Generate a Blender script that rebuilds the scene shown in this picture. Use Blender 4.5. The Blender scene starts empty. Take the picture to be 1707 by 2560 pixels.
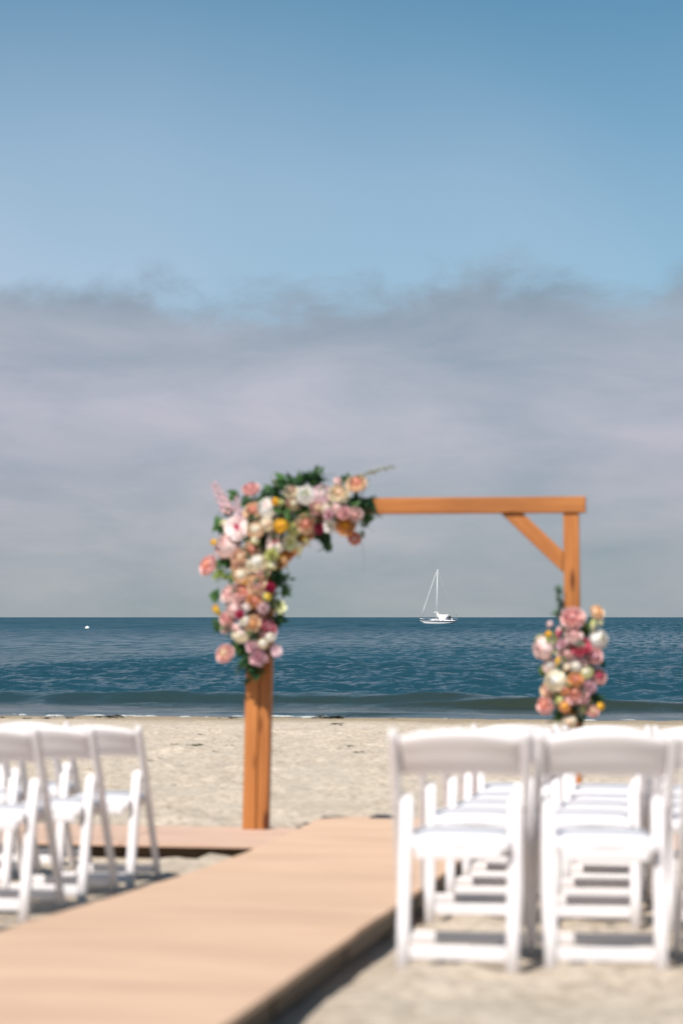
import bpy, bmesh, math, random
import numpy as np
from mathutils import Vector, Matrix, Euler
R = math.radians
SC = bpy.context.scene
COL = SC.collection
random.seed(7)

# ------------------------------------------------------------------ camera
F = 4978.0                 # focal length in photograph pixels (70 mm, 36 mm tall frame)
CX, HY = 853.5, 1543.0     # horizon row in the photograph
CAMZ = 1.14
cam = bpy.data.objects.new('camera', bpy.data.cameras.new('camera'))
COL.objects.link(cam)
cam.location = (0, 0, CAMZ)
cam.rotation_euler = (R(90), 0, 0)
cam.data.sensor_fit = 'VERTICAL'
cam.data.sensor_height = 36.0
cam.data.lens = 70.0
cam.data.shift_y = (HY - 1280.0) / 2560.0
cam.data.clip_start = 0.1
cam.data.clip_end = 120000
cam.data.dof.use_dof = True
cam.data.dof.focus_distance = 600.0
cam.data.dof.aperture_fstop = 2.2
SC.camera = cam

# ------------------------------------------------------------------ sky, sun, exposure
SUN_EL, SUN_AZ = R(52), R(208)      # azimuth clockwise from +Y (behind the camera, to the left)
W = bpy.data.worlds.new('World'); SC.world = W; W.use_nodes = True
nt = W.node_tree; nt.nodes.clear()
def N(tree, kind, **kw):
    n = tree.nodes.new(kind)
    for k, v in kw.items(): setattr(n, k, v)
    return n
def math_node(tree, op, a, b=None, c=None, clamp=False):
    n = N(tree, 'ShaderNodeMath', operation=op); n.use_clamp = clamp
    for i, v in enumerate((a, b, c)):
        if v is None: continue
        if isinstance(v, (int, float)): n.inputs[i].default_value = v
        else: tree.links.new(v, n.inputs[i])
    return n.outputs[0]
def ramp(tree, fac, stops, interp='LINEAR'):
    n = N(tree, 'ShaderNodeValToRGB'); n.color_ramp.interpolation = interp
    els = n.color_ramp.elements
    while len(els) < len(stops): els.new(0.5)
    for e, (p, c) in zip(els, stops):
        e.position = p; e.color = (*c, 1) if len(c) == 3 else c
    if fac is not None: tree.links.new(fac, n.inputs[0])
    return n.outputs[0]
def mixc(tree, fac, a, b, mode='MIX'):
    n = N(tree, 'ShaderNodeMix', data_type='RGBA', blend_type=mode)
    for v, i in ((fac, 0), (a, 6), (b, 7)):
        if isinstance(v, (int, float)): n.inputs[i].default_value = v
        elif isinstance(v, tuple): n.inputs[i].default_value = (*v, 1)
        else: tree.links.new(v, n.inputs[i])
    return n.outputs[2]
def noise(tree, vec, scale, detail=4, rough=.55, dist=0.0):
    n = N(tree, 'ShaderNodeTexNoise'); n.inputs['Scale'].default_value = scale
    n.inputs['Detail'].default_value = detail; n.inputs['Roughness'].default_value = rough
    n.inputs['Distortion'].default_value = dist
    if vec is not None: tree.links.new(vec, n.inputs['Vector'])
    return n.outputs[0]
def mapping(tree, vec, scale=(1, 1, 1), loc=(0, 0, 0), rot=(0, 0, 0)):
    n = N(tree, 'ShaderNodeMapping'); n.inputs['Scale'].default_value = scale
    n.inputs['Location'].default_value = loc; n.inputs['Rotation'].default_value = rot
    tree.links.new(vec, n.inputs['Vector']); return n.outputs[0]

SKY_K = 0.1
tc = N(nt, 'ShaderNodeTexCoord')
sky = N(nt, 'ShaderNodeTexSky', sky_type='NISHITA'); sky.sun_disc = False
sky.sun_elevation = SUN_EL; sky.sun_rotation = SUN_AZ
sky.altitude = 0; sky.air_density = 1.0; sky.dust_density = 0.3; sky.ozone_density = 2.0
sep = N(nt, 'ShaderNodeSeparateXYZ'); nt.links.new(tc.outputs['Generated'], sep.inputs[0])
el = math_node(nt, 'MULTIPLY', math_node(nt, 'ARCSINE', sep.outputs[2]), 57.29578)   # degrees above the horizon
skyc = mixc(nt, 1.0, sky.outputs[0], (0.40, 0.74, 0.75), 'MULTIPLY')
veil = ramp(nt, noise(nt, mapping(nt, tc.outputs['Generated'], (1, 1, 1.4), (1.15, .35, 0)), 2.2, 3, .45), [(.36, (0, 0, 0)), (.66, (1, 1, 1))])
low = N(nt, 'ShaderNodeMapRange', interpolation_type='SMOOTHSTEP'); nt.links.new(el, low.inputs[0])
low.inputs[1].default_value = 5; low.inputs[2].default_value = 22; low.inputs[3].default_value = .82; low.inputs[4].default_value = 0.0
vf = math_node(nt, 'MULTIPLY', low.outputs[0], math_node(nt, 'MULTIPLY_ADD', veil, .75, .35))
skyc = mixc(nt, vf, skyc, (4.3, 5.0, 6.2))
# a bank of low marine cloud all round the horizon
v1 = mapping(nt, tc.outputs['Generated'], (1, 1, 1.5), (3.1, .7, 0))
n1 = noise(nt, v1, 10.0, 9, .58, .25)
n2 = noise(nt, mapping(nt, tc.outputs['Generated'], (1, 1, 3.2), (8.3, 1.9, .4)), 9.0, 8, .56, .3)
top = math_node(nt, 'MULTIPLY_ADD', n1, 6.5, 6.35)                # ragged cloud top, degrees
n0 = noise(nt, mapping(nt, tc.outputs['Generated'], (1, 1, 1.2), (5.7, 2.2, 0)), 4.6, 2, .5)
top = math_node(nt, 'MULTIPLY_ADD', math_node(nt, 'SUBTRACT', n0, .5), 2.4, top)
d = math_node(nt, 'SUBTRACT', top, el)
mask = N(nt, 'ShaderNodeMapRange', interpolation_type='SMOOTHSTEP')
mask.inputs[1].default_value = -0.55; mask.inputs[2].default_value = 1.0
mask.inputs[3].default_value = 0.0; mask.inputs[4].default_value = 0.88
nt.links.new(d, mask.inputs[0])
e01 = math_node(nt, 'DIVIDE', el, 18.0, clamp=True)
base = ramp(nt, e01, [(0.0, (.325, .36, .39)), (.06, (.375, .388, .425)), (.16, (.43, .425, .475)), (.30, (.50, .485, .56)),
                      (.42, (.41, .435, .515)), (.54, (.245, .32, .39))], 'B_SPLINE')
shade = ramp(nt, n2, [(.30, (.76, .83, .86)), (.70, (1.17, 1.11, 1.09))])
cl = mixc(nt, 1.0, base, shade, 'MULTIPLY')
k = N(nt, 'ShaderNodeVectorMath', operation='SCALE'); nt.links.new(cl, k.inputs[0]); k.inputs['Scale'].default_value = .81 / SKY_K
full = mixc(nt, mask.outputs[0], skyc, k.outputs[0])
bg = N(nt, 'ShaderNodeBackground'); bg.inputs['Strength'].default_value = SKY_K
nt.links.new(full, bg.inputs['Color'])
wo = N(nt, 'ShaderNodeOutputWorld'); nt.links.new(bg.outputs[0], wo.inputs['Surface'])

sun_l = bpy.data.lights.new('sun', 'SUN'); sun_l.energy = 5.0; sun_l.angle = R(.53); sun_l.color = (1, .95, .88)
sun = bpy.data.objects.new('sun', sun_l); COL.objects.link(sun)
sd = Vector((math.sin(SUN_AZ) * math.cos(SUN_EL), math.cos(SUN_AZ) * math.cos(SUN_EL), math.sin(SUN_EL)))
sun.rotation_euler = sd.to_track_quat('Z', 'Y').to_euler()
sun.location = (0, 0, 30)
SC.view_settings.view_transform = 'Standard'; SC.view_settings.look = 'None'
SC.view_settings.exposure = 0.30; SC.view_settings.gamma = 1.0
SC.render.engine = 'CYCLES'
SC.cycles.use_denoising = True
SC.cycles.max_bounces = 6

# ------------------------------------------------------------------ helpers
A = R(9.1)                                   # the walkway and the shore are turned by this much
U = Vector((math.sin(A), math.cos(A), 0))    # along the walkway, to the sea
RT = Vector((math.cos(A), -math.sin(A), 0))  # to the right, along the shore
def st(s, t, z=0.0):
    p = U * s + RT * t; return Vector((p.x, p.y, z))
PV = [-40, 0, 6.38, 8.0, 8.84, 9.55, 10.5, 12.0, 13.5, 20, 41.3, 60, 100, 300]
PZ = [.55, .33, 0, -.095, -.138, -.168, -.205, -.232, -.255, -.42, -.99, -1.5, -3, -8]
def prof(v): return float(np.interp(v, PV, PZ))
def ground(x, y): return prof(x * U.x + y * U.y)
SEA = -1.0
def at(px, py, D): return Vector(((px - CX) * D / F, D, CAMZ + (HY - py) * D / F))

def tag(o, label=None, cat=None, group=None, kind=None):
    if label: o['label'] = label
    if cat: o['category'] = cat
    if group: o['group'] = group
    if kind: o['kind'] = kind
    return o
def empty(name, loc=(0, 0, 0), rz=0.0):
    o = bpy.data.objects.new(name, None); o.empty_display_size = .1
    COL.objects.link(o); o.location = loc; o.rotation_euler = (0, 0, rz); return o
def link(name, me, mat=None, parent=None, loc=None, rot=None, scale=None):
    o = bpy.data.objects.new(name, me); COL.objects.link(o)
    if mat is not None and not me.materials:
        for m in (mat if isinstance(mat, (list, tuple)) else [mat]): me.materials.append(m)
    if parent: o.parent = parent
    if loc is not None: o.location = loc
    if rot is not None: o.rotation_euler = rot
    if scale is not None: o.scale = scale if hasattr(scale, '__len__') else (scale,) * 3
    return o
def mesh_from(name, verts, faces, smooth=True, mats=None):
    me = bpy.data.meshes.new(name); me.from_pydata([tuple(v) for v in verts], [], faces); me.update()
    if smooth: me.polygons.foreach_set('use_smooth', [True] * len(me.polygons))
    if mats is not None: me.polygons.foreach_set('material_index', mats)
    return me
def grid_mesh(name, P):
    """P: (n, m, 3) array -> smooth quad sheet"""
    n, m = P.shape[:2]
    idx = np.arange(n * m).reshape(n, m)
    q = np.stack([idx[:-1, :-1], idx[:-1, 1:], idx[1:, 1:], idx[1:, :-1]], -1).reshape(-1, 4)
    me = bpy.data.meshes.new(name)
    me.vertices.add(n * m); me.vertices.foreach_set('co', P.reshape(-1).astype(np.float32))
    me.loops.add(q.size); me.loops.foreach_set('vertex_index', q.reshape(-1).astype(np.int32))
    me.polygons.add(len(q)); me.polygons.foreach_set('loop_start', np.arange(0, q.size, 4, dtype=np.int32))
    me.polygons.foreach_set('loop_total', np.full(len(q), 4, np.int32))
    me.polygons.foreach_set('use_smooth', np.ones(len(q), bool))
    me.update(calc_edges=True); return me
def box_mesh(name, sx, sy, sz, bevel=.003, seg=2, center=(0, 0, 0)):
    bm = bmesh.new(); bmesh.ops.create_cube(bm, size=1)
    bmesh.ops.scale(bm, vec=(sx, sy, sz), verts=bm.verts)
    if bevel: bmesh.ops.bevel(bm, geom=bm.edges[:], offset=bevel, segments=seg, affect='EDGES', profile=.5)
    bmesh.ops.translate(bm, vec=center, verts=bm.verts)
    me = bpy.data.meshes.new(name); bm.to_mesh(me); bm.free()
    me.polygons.foreach_set('use_smooth', [False] * len(me.polygons)); return me
def sweep_mesh(name, path, w, t, side=Vector((1, 0, 0)), bevel=.25):
    """rounded-rectangle bar along a polyline; w across `side`, t across the other way; w,t may be lists"""
    path = [Vector(p) for p in path]; n = len(path)
    ws = w if isinstance(w, (list, tuple)) else [w] * n; ts = t if isinstance(t, (list, tuple)) else [t] * n
    prof2 = []
    b = bevel
    for cx, cy in ((1, 1), (-1, 1), (-1, -1), (1, -1)):
        corner = [(cx, cy * (1 - b)), (cx * (1 - b * .3), cy * (1 - b * .3)), (cx * (1 - b), cy)]
        if cx * cy < 0: corner.reverse()
        prof2 += corner
    vs, fs = [], []
    for i, p in enumerate(path):
        tan = (path[min(i + 1, n - 1)] - path[max(i - 1, 0)]).normalized()
        nn = tan.cross(side).normalized(); sv = nn.cross(tan).normalized()
        for (a, c) in prof2: vs.append(p + sv * a * ws[i] / 2 + nn * c * ts[i] / 2)
    m = len(prof2)
    for i in range(n - 1):
        for j in range(m):
            fs.append((i * m + j, i * m + (j + 1) % m, (i + 1) * m + (j + 1) % m, (i + 1) * m + j))
    fs.append(tuple(range(m))[::-1]); fs.append(tuple((n - 1) * m + j for j in range(m)))
    me = mesh_from(name, vs, fs, True)
    return me
def tube_mesh(name, path, rad, sides=8):
    path = [Vector(p) for p in path]; n = len(path)
    rs = rad if isinstance(rad, (list, tuple)) else [rad] * n
    vs, fs = [], []
    for i, p in enumerate(path):
        tan = (path[min(i + 1, n - 1)] - path[max(i - 1, 0)]).normalized()
        ref = Vector((0, 0, 1)) if abs(tan.z) < .9 else Vector((1, 0, 0))
        a = tan.cross(ref).normalized(); b = tan.cross(a)
        for j in range(sides):
            th = 2 * math.pi * j / sides; vs.append(p + (a * math.cos(th) + b * math.sin(th)) * rs[i])
    for i in range(n - 1):
        for j in range(sides):
            fs.append((i * sides + j, i * sides + (j + 1) % sides, (i + 1) * sides + (j + 1) % sides, (i + 1) * sides + j))
    fs.append(tuple(range(sides))[::-1]); fs.append(tuple((n - 1) * sides + j for j in range(sides)))
    return mesh_from(name, vs, fs)

_rng = np.random.default_rng(5)
_tab = _rng.random((256, 256))
def vnoise(x, y):
    xi = np.floor(x).astype(int); yi = np.floor(y).astype(int); fx = x - xi; fy = y - yi
    fx = fx * fx * (3 - 2 * fx); fy = fy * fy * (3 - 2 * fy)
    g = lambda a, b: _tab[a & 255, b & 255]
    return (g(xi, yi) * (1 - fx) + g(xi + 1, yi) * fx) * (1 - fy) + (g(xi, yi + 1) * (1 - fx) + g(xi + 1, yi + 1) * fx) * fy
def fbm(x, y, oct=4, gain=.5):
    s = 0; a = 1; tot = 0
    for i in range(oct):
        s = s + a * vnoise(x * 2 ** i + 17.3 * i, y * 2 ** i + 5.1 * i); tot += a; a *= gain
    return s / tot

# ------------------------------------------------------------------ materials
def new_mat(name):
    m = bpy.data.materials.new(name); m.use_nodes = True
    t = m.node_tree; p = t.nodes['Principled BSDF']; return m, t, p
def var_mat(name, c1, c2, scale=8, rough=.6, spec=.4, coords='Object', stretch=(1, 1, 1), bump=0.0, bscale=None, detail=5, transl=0.0, dist=0.02):
    m, t, p = new_mat(name)
    tcn = N(t, 'ShaderNodeTexCoord'); v = mapping(t, tcn.outputs[coords], stretch)
    f = noise(t, v, scale, detail, .6)
    c = ramp(t, f, [(.3, c1), (.7, c2)])
    t.links.new(c, p.inputs['Base Color']); p.inputs['Roughness'].default_value = rough
    p.inputs['Specular IOR Level'].default_value = spec
    if bump:
        b = N(t, 'ShaderNodeBump'); b.inputs['Strength'].default_value = bump; b.inputs['Distance'].default_value = dist
        t.links.new(noise(t, v, bscale or scale * 4, 6, .6), b.inputs['Height']); t.links.new(b.outputs[0], p.inputs['Normal'])
    if transl:
        tr = N(t, 'ShaderNodeBsdfTranslucent'); t.links.new(c, tr.inputs[0])
        mx = N(t, 'ShaderNodeMixShader'); mx.inputs[0].default_value = transl
        t.links.new(p.outputs[0], mx.inputs[1]); t.links.new(tr.outputs[0], mx.inputs[2])
        t.links.new(mx.outputs[0], t.nodes['Material Output'].inputs['Surface'])
    return m
def wood_mat(name, dark, light, knots=True, rough=.55, gs=26, big_c=1.0, tone_v=.07):
    """grain runs along the piece's own X axis"""
    m, t, p = new_mat(name)
    tcn = N(t, 'ShaderNodeTexCoord'); oi = N(t, 'ShaderNodeObjectInfo')
    off = N(t, 'ShaderNodeVectorMath', operation='ADD'); t.links.new(tcn.outputs['Object'], off.inputs[0])
    sc = N(t, 'ShaderNodeVectorMath', operation='SCALE'); sc.inputs[0].default_value = (13.7, 5.1, 9.3); t.links.new(oi.outputs['Random'], sc.inputs['Scale'])
    t.links.new(sc.outputs[0], off.inputs[1])
    v = mapping(t, off.outputs[0], (1.1, gs, gs))
    g = noise(t, v, 1.3, 6, .62, .6)
    big = noise(t, mapping(t, off.outputs[0], (.9, 2.5, 2.5)), 1.6, 3, .5)
    c = ramp(t, g, [(.28, dark), (.72, light)])
    c = mixc(t, big_c, c, ramp(t, big, [(.3, (.80, .76, .72)), (.7, (1.12, 1.1, 1.08))]), 'MULTIPLY')
    tone = N(t, 'ShaderNodeMapRange'); t.links.new(oi.outputs['Random'], tone.inputs[0]); tone.inputs[3].default_value = 1 - tone_v; tone.inputs[4].default_value = 1 + tone_v * .6
    tv = N(t, 'ShaderNodeVectorMath', operation='SCALE'); t.links.new(c, tv.inputs[0]); t.links.new(tone.outputs[0], tv.inputs['Scale']); c = tv.outputs[0]
    if knots:
        vo = N(t, 'ShaderNodeTexVoronoi'); vo.inputs['Scale'].default_value = 1.0
        t.links.new(mapping(t, off.outputs[0], (2.2, 9, 9)), vo.inputs['Vector'])
        kf = ramp(t, vo.outputs['Distance'], [(.09, (.30, .22, .18)), (.20, (1, 1, 1))])
        c = mixc(t, 1.0, c, kf, 'MULTIPLY')
    t.links.new(c, p.inputs['Base Color']); p.inputs['Roughness'].default_value = rough
    p.inputs['Specular IOR Level'].default_value = .3
    b = N(t, 'ShaderNodeBump'); b.inputs['Strength'].default_value = .35; b.inputs['Distance'].default_value = .002
    t.links.new(g, b.inputs['Height']); t.links.new(b.outputs[0], p.inputs['Normal'])
    return m
def plain(name, c, rough=.5, spec=.4, metal=0.0):
    return var_mat(name, tuple(x * .93 for x in c), tuple(min(1, x * 1.05) for x in c), 6, rough, spec)

M_CEDAR = wood_mat('cedar_stained', (.30, .100, .025), (.50, .200, .060))
M_PLY = wood_mat('plywood_sheet', (.58, .385, .264), (.64, .435, .304), knots=False, gs=14, rough=.75, big_c=.5)
M_PLY_PINK = wood_mat('plywood_old', (.54, .36, .27), (.60, .41, .315), knots=False, gs=14, rough=.75, big_c=.5)
M_FRAME = wood_mat('frame_timber', (.05, .035, .02), (.09, .06, .032), knots=True)
M_CHAIR = var_mat('white_resin', (.70, .655, .657), (.76, .715, .717), 5, .38, .4)
M_PAD = var_mat('white_vinyl', (.65, .62, .64), (.71, .68, .70), 9, .45, .4, bump=.12, bscale=60, dist=.004)
M_STEEL = plain('hinge_steel', (.35, .35, .36), .35, .6)

# ------------------------------------------------------------------ beach
def geo_axis(lo, hi, step, far, g=1.25):
    a = list(np.arange(lo, hi + step * .5, step)); s = step; x = a[-1]
    while x < far: s *= g; x += s; a.append(x)
    s = step; x = a[0]; left = []
    while x > -far: s *= g; x -= s; left.append(x)
    return np.array(left[::-1] + a)
ss = geo_axis(3.0, 45.0, .075, 60)
tt = geo_axis(-9.5, 6.5, .075, 600)
ss = ss[ss > -60]
S, T = np.meshgrid(ss, tt, indexing='ij')
Z = np.interp(S, PV, PZ)
fade = np.clip((44 - S) / 6, 0.05, 1) * np.clip((60 - np.abs(T)) / 20, 0, 1)
Z = Z + fade * ((fbm(S * .55, T * .55, 3) - .5) * .07 + (fbm(S * 2.3 + 40, T * 2.3, 4, .6) - .5) * .055)
# trampled dimples and footprints
r2 = np.random.default_rng(11)
s0i, t0i = np.searchsorted(ss, 3.0), np.searchsorted(tt, -9.5)
for k_ in range(2600):
    cs = r2.uniform(4, 40); ct = r2.uniform(-9, 6); ra = r2.uniform(.07, .15); rb = ra * r2.uniform(1.2, 2.0); th = r2.uniform(0, math.pi); dep = r2.uniform(.01, .035)
    i0, i1 = np.searchsorted(ss, [cs - .6, cs + .6]); j0, j1 = np.searchsorted(tt, [ct - .6, ct + .6])
    a_ = S[i0:i1, j0:j1] - cs; b_ = T[i0:i1, j0:j1] - ct
    q = ((a_ * math.cos(th) + b_ * math.sin(th)) / rb) ** 2 + ((-a_ * math.sin(th) + b_ * math.cos(th)) / ra) ** 2
    f_ = np.clip((41 - cs) / 8, .1, 1)
    Z[i0:i1, j0:j1] += f_ * dep * (-np.exp(-q * 1.6) + .75 * np.exp(-(np.sqrt(q) - 1.35) ** 2 * 5))
# keep the sand under the boards flat and below them
inr = 1 / (1 + np.exp(-(np.minimum(T + 2.25, -.90 - T)) * 18)) * (S < 12.6)
ins = 1 / (1 + np.exp(-(np.minimum(S - 10.85, 11.95 - S)) * 18)) * (np.abs(T + 1.5) < 4.2)
kk = np.clip(inr + ins, 0, 1)
Z = Z * (1 - kk) + (np.interp(S, PV, PZ) - .015) * kk
X = S * U.x + T * RT.x; Y = S * U.y + T * RT.y
m, t, p = new_mat('dry_sand')
tcn = N(t, 'ShaderNodeTexCoord'); P0 = tcn.outputs['Object']
c1 = ramp(t, noise(t, P0, 1.1, 6, .6), [(.3, (.52, .428, .338)), (.7, (.60, .505, .408))])
c2 = ramp(t, noise(t, P0, 14, 5, .7), [(.36, (.70, .68, .65)), (.56, (1.03, 1.03, 1.03))])
c3 = ramp(t, noise(t, mapping(t, P0, (.5, 1.6, 1), rot=(0, 0, A)), 1.7, 6, .72), [(.60, (1, 1, 1)), (.70, (.72, .70, .62))])   # scattered fine wrack
c = mixc(t, 1.0, mixc(t, 1.0, c1, c2, 'MULTIPLY'), c3, 'MULTIPLY')
# sand that the wash has wetted, along the water's edge
sx = N(t, 'ShaderNodeSeparateXYZ'); t.links.new(P0, sx.inputs[0])
sv = math_node(t, 'ADD', math_node(t, 'MULTIPLY', sx.outputs[0], U.x), math_node(t, 'MULTIPLY', sx.outputs[1], U.y))
sv = math_node(t, 'ADD', sv, math_node(t, 'MULTIPLY', noise(t, P0, .35, 3), 3.0))
wet = N(t, 'ShaderNodeMapRange', interpolation_type='SMOOTHSTEP'); t.links.new(sv, wet.inputs[0])
wet.inputs[1].default_value = 37.5; wet.inputs[2].default_value = 42.2; wet.inputs[3].default_value = 0; wet.inputs[4].default_value = 1
c = mixc(t, wet.outputs[0], c, mixc(t, 1.0, c, (.62, .58, .50), 'MULTIPLY'))
t.links.new(c, p.inputs['Base Color']); p.inputs['Roughness'].default_value = .95; p.inputs['Specular IOR Level'].default_value = .15
b = N(t, 'ShaderNodeBump'); b.inputs['Strength'].default_value = .8; b.inputs['Distance'].default_value = .05
t.links.new(noise(t, P0, 7, 8, .7), b.inputs['Height']); t.links.new(b.outputs[0], p.inputs['Normal'])
sand = link('sand', grid_mesh('sand', np.stack([X, Y, Z], -1)), m)
tag(sand, 'pale trampled beach sand sloping down to the sea', None, None, 'structure')

# ------------------------------------------------------------------ sea
ss2 = [39.0]
step = .14
while ss2[-1] < 45000:
    s_ = ss2[-1]
    step = .14 if s_ < 62 else (.3 if s_ < 150 else step * 1.05)
    ss2.append(s_ + step)
ss2 = np.array(ss2)
tt2 = geo_axis(-24, 24, .22, 40000, 1.12)
S, T = np.meshgrid(ss2, tt2, indexing='ij')
H = np.zeros_like(S)
r3 = np.random.default_rng(3)
cell = np.gradient(ss2)[:, None] + 0 * T
cellt = np.gradient(tt2)[None, :] + 0 * S
for i in range(60):
    lam = math.exp(r3.uniform(math.log(.65), math.log(2.6))); th = r3.normal(0, .55); kx = 2 * math.pi / lam
    amp = .0090 * lam ** .8
    ph = r3.uniform(0, 6.28)
    gate = np.clip(lam / (3.0 * np.maximum(cell, cellt)) - .6, 0, 1)
    arg = kx * (S * math.cos(th) + T * math.sin(th)) + ph
    H += gate * amp * (np.sin(arg) + .25 * np.sin(2 * arg + 1.2))
H *= np.clip((170 - S) / 100, 0, 1)
patch = .45 + 1.1 * fbm(S * .06, T * .06, 2)
shal = np.clip((S - 46.0) / 8, .10, 1)
H *= patch * shal
# the swell about to break: two overlapping ridges with steep faces toward the beach
def ridge(c0, slope, lo, hi, h, wf, wb):
    c_ = c0 + slope * T + .9 * (fbm(T * .12 + c0, T * 0 + 3.3, 3) - .5)
    a_ = S - c_
    g = np.where(a_ < 0, np.exp(-(a_ / wf) ** 2), np.exp(-(a_ / wb) ** 2))
    env = 1 / (1 + np.exp(-(T - lo) * .9)) / (1 + np.exp((T - hi) * .9))
    return h * g * env * (.45 + 1.1 * fbm(T * .35, T * 0 + c0, 3))
H += ridge(48.8, -.02, -60, -10.6, .17, .38, 1.6)
H += ridge(47.6, -.09, -12.8, -4.8, .20, .34, 1.5)
H += ridge(46.9, -.05, -5.8, 60, .21, .34, 1.6)
H += np.exp(-((S - 47.0) / 3) ** 2) * .10 * (fbm(S * 1.6, T * .55 + 8, 4, .6) - .5)
H += ridge(43.4, .06, -60, 60, .035, .3, 1.0)
H += ridge(42.5, -.05, -60, 60, .025, .2, .7)
Zs = SEA + H
X = S * U.x + T * RT.x; Y = S * U.y + T * RT.y
m, t, p = new_mat('sea_water')
tcn = N(t, 'ShaderNodeTexCoord'); P0 = tcn.outputs['Object']
Pw = mapping(t, P0, rot=(0, 0, A))
sx = N(t, 'ShaderNodeSeparateXYZ'); t.links.new(Pw, sx.inputs[0]); dist = sx.outputs[1]
shf = N(t, 'ShaderNodeMapRange', interpolation_type='SMOOTHSTEP'); t.links.new(dist, shf.inputs[0])
shf.inputs[1].default_value = 45.5; shf.inputs[2].default_value = 52
deep = ramp(t, noise(t, mapping(t, Pw, (.010, .02, 1)), 1.0, 4), [(.35, (.010, .041, .058)), (.65, (.015, .054, .075))])
col = mixc(t, shf.outputs[0], (.026, .032, .020), deep)
t.links.new(col, p.inputs['Base Color']); p.inputs['IOR'].default_value = 1.33; p.inputs['Specular IOR Level'].default_value = .30
rf = N(t, 'ShaderNodeMapRange'); t.links.new(dist, rf.inputs[0]); rf.inputs[1].default_value = 60; rf.inputs[2].default_value = 400; rf.inputs[3].default_value = .10; rf.inputs[4].default_value = .30
t.links.new(rf.outputs[0], p.inputs['Roughness'])
h1 = noise(t, mapping(t, Pw, (1.6, 2.6, 1)), 1.1, 5, .6)
near1 = N(t, 'ShaderNodeMapRange'); t.links.new(dist, near1.inputs[0]); near1.inputs[1].default_value = 43; near1.inputs[2].default_value = 52; near1.inputs[3].default_value = .2; near1.inputs[4].default_value = .9
b1 = N(t, 'ShaderNodeBump'); b1.inputs['Distance'].default_value = .14; t.links.new(h1, b1.inputs['Height']); t.links.new(near1.outputs[0], b1.inputs['Strength'])
# groups of steeper and flatter wavelets: the faces the eye meets lean to the beach, more or less
h2 = noise(t, mapping(t, Pw, (2.4, .85, 1)), 1.0, 4, .6)
h3 = noise(t, mapping(t, Pw, (1.5, .12, 1)), 1.0, 4, .6)
h5 = noise(t, mapping(t, Pw, (.55, .020, 1)), 1.0, 4, .62)
h4 = noise(t, mapping(t, Pw, (.010, .006, 1)), 1.0, 4, .6)
w3 = N(t, 'ShaderNodeMapRange'); t.links.new(dist, w3.inputs[0]); w3.inputs[1].default_value = 70; w3.inputs[2].default_value = 160
hm = N(t, 'ShaderNodeMix', data_type='FLOAT'); t.links.new(w3.outputs[0], hm.inputs[0]); t.links.new(h2, hm.inputs[2]); t.links.new(h3, hm.inputs[3])
w5 = N(t, 'ShaderNodeMapRange'); t.links.new(dist, w5.inputs[0]); w5.inputs[1].default_value = 220; w5.inputs[2].default_value = 480
hn = N(t, 'ShaderNodeMix', data_type='FLOAT'); t.links.new(w5.outputs[0], hn.inputs[0]); t.links.new(hm.outputs[0], hn.inputs[2]); t.links.new(h5, hn.inputs[3])
hs = math_node(t, 'ADD', math_node(t, 'MULTIPLY', math_node(t, 'SUBTRACT', hn.outputs[0], .5), 3.0), math_node(t, 'MULTIPLY', math_node(t, 'SUBTRACT', h4, .5), .5))
wn = N(t, 'ShaderNodeMapRange'); t.links.new(dist, wn.inputs[0]); wn.inputs[1].default_value = 47; wn.inputs[2].default_value = 56
bias = N(t, 'ShaderNodeMapRange'); t.links.new(dist, bias.inputs[0]); bias.inputs[1].default_value = 60; bias.inputs[2].default_value = 500; bias.inputs[3].default_value = .10; bias.inputs[4].default_value = .26
lean = math_node(t, 'MULTIPLY', math_node(t, 'MAXIMUM', math_node(t, 'ADD', hs, bias.outputs[0]), .0), wn.outputs[0])
lv = N(t, 'ShaderNodeVectorMath', operation='SCALE'); lv.inputs[0].default_value = (-U.x, -U.y, 0); t.links.new(lean, lv.inputs['Scale'])
ad = N(t, 'ShaderNodeVectorMath', operation='ADD'); t.links.new(b1.outputs[0], ad.inputs[0]); t.links.new(lv.outputs[0], ad.inputs[1])
nz = N(t, 'ShaderNodeVectorMath', operation='NORMALIZE'); t.links.new(ad.outputs[0], nz.inputs[0])
t.links.new(nz.outputs[0], p.inputs['Normal'])
sea = link('sea', grid_mesh('sea', np.stack([X, Y, Zs], -1)), m)
tag(sea, 'choppy blue sea with a low swell near the shore', None, None, 'structure')
# seabed dark below the far water is never seen; foam where the wash meets the sand
M_FOAM = var_mat('foam', (.36, .36, .34), (.58, .58, .57), 20, .8, .2, bump=.5, bscale=60)
vs, fs = [], []
r4 = np.random.default_rng(21)
for j in range(120):
    tpos = r4.normal(-9.6, 1.3) if j < 60 else r4.uniform(-17, 3); spos = 41.9 + .35 * math.sin(tpos * .7) + .25 * math.sin(tpos * 2.1 + 1) + r4.normal(0, .10)
    if vnoise(np.array([tpos * .5 + 9]), np.array([2.2]))[0] < .55 and r4.random() < .9: continue
    L = r4.uniform(.04, .20); Wd = r4.uniform(.03, .12); h = r4.uniform(.006, .022)
    c0 = st(spos, tpos, max(SEA + .004, prof(spos) + .004)); n = 8; i0 = len(vs)
    for ring, (rr, hh) in enumerate(((1, 0), (.75, .7), (.35, 1))):
        for q in range(n):
            th = 2 * math.pi * q / n; jj = r4.uniform(.8, 1.2)
            vs.append(c0 + RT * (math.cos(th) * L * rr * jj) + U * (math.sin(th) * Wd * rr * jj) + Vector((0, 0, h * hh)))
    for ring in range(2):
        for q in range(n):
            fs.append((i0 + ring * n + q, i0 + ring * n + (q + 1) % n, i0 + (ring + 1) * n + (q + 1) % n, i0 + (ring + 1) * n + q))
    fs.append(tuple(i0 + 2 * n + q for q in range(n)))
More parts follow.
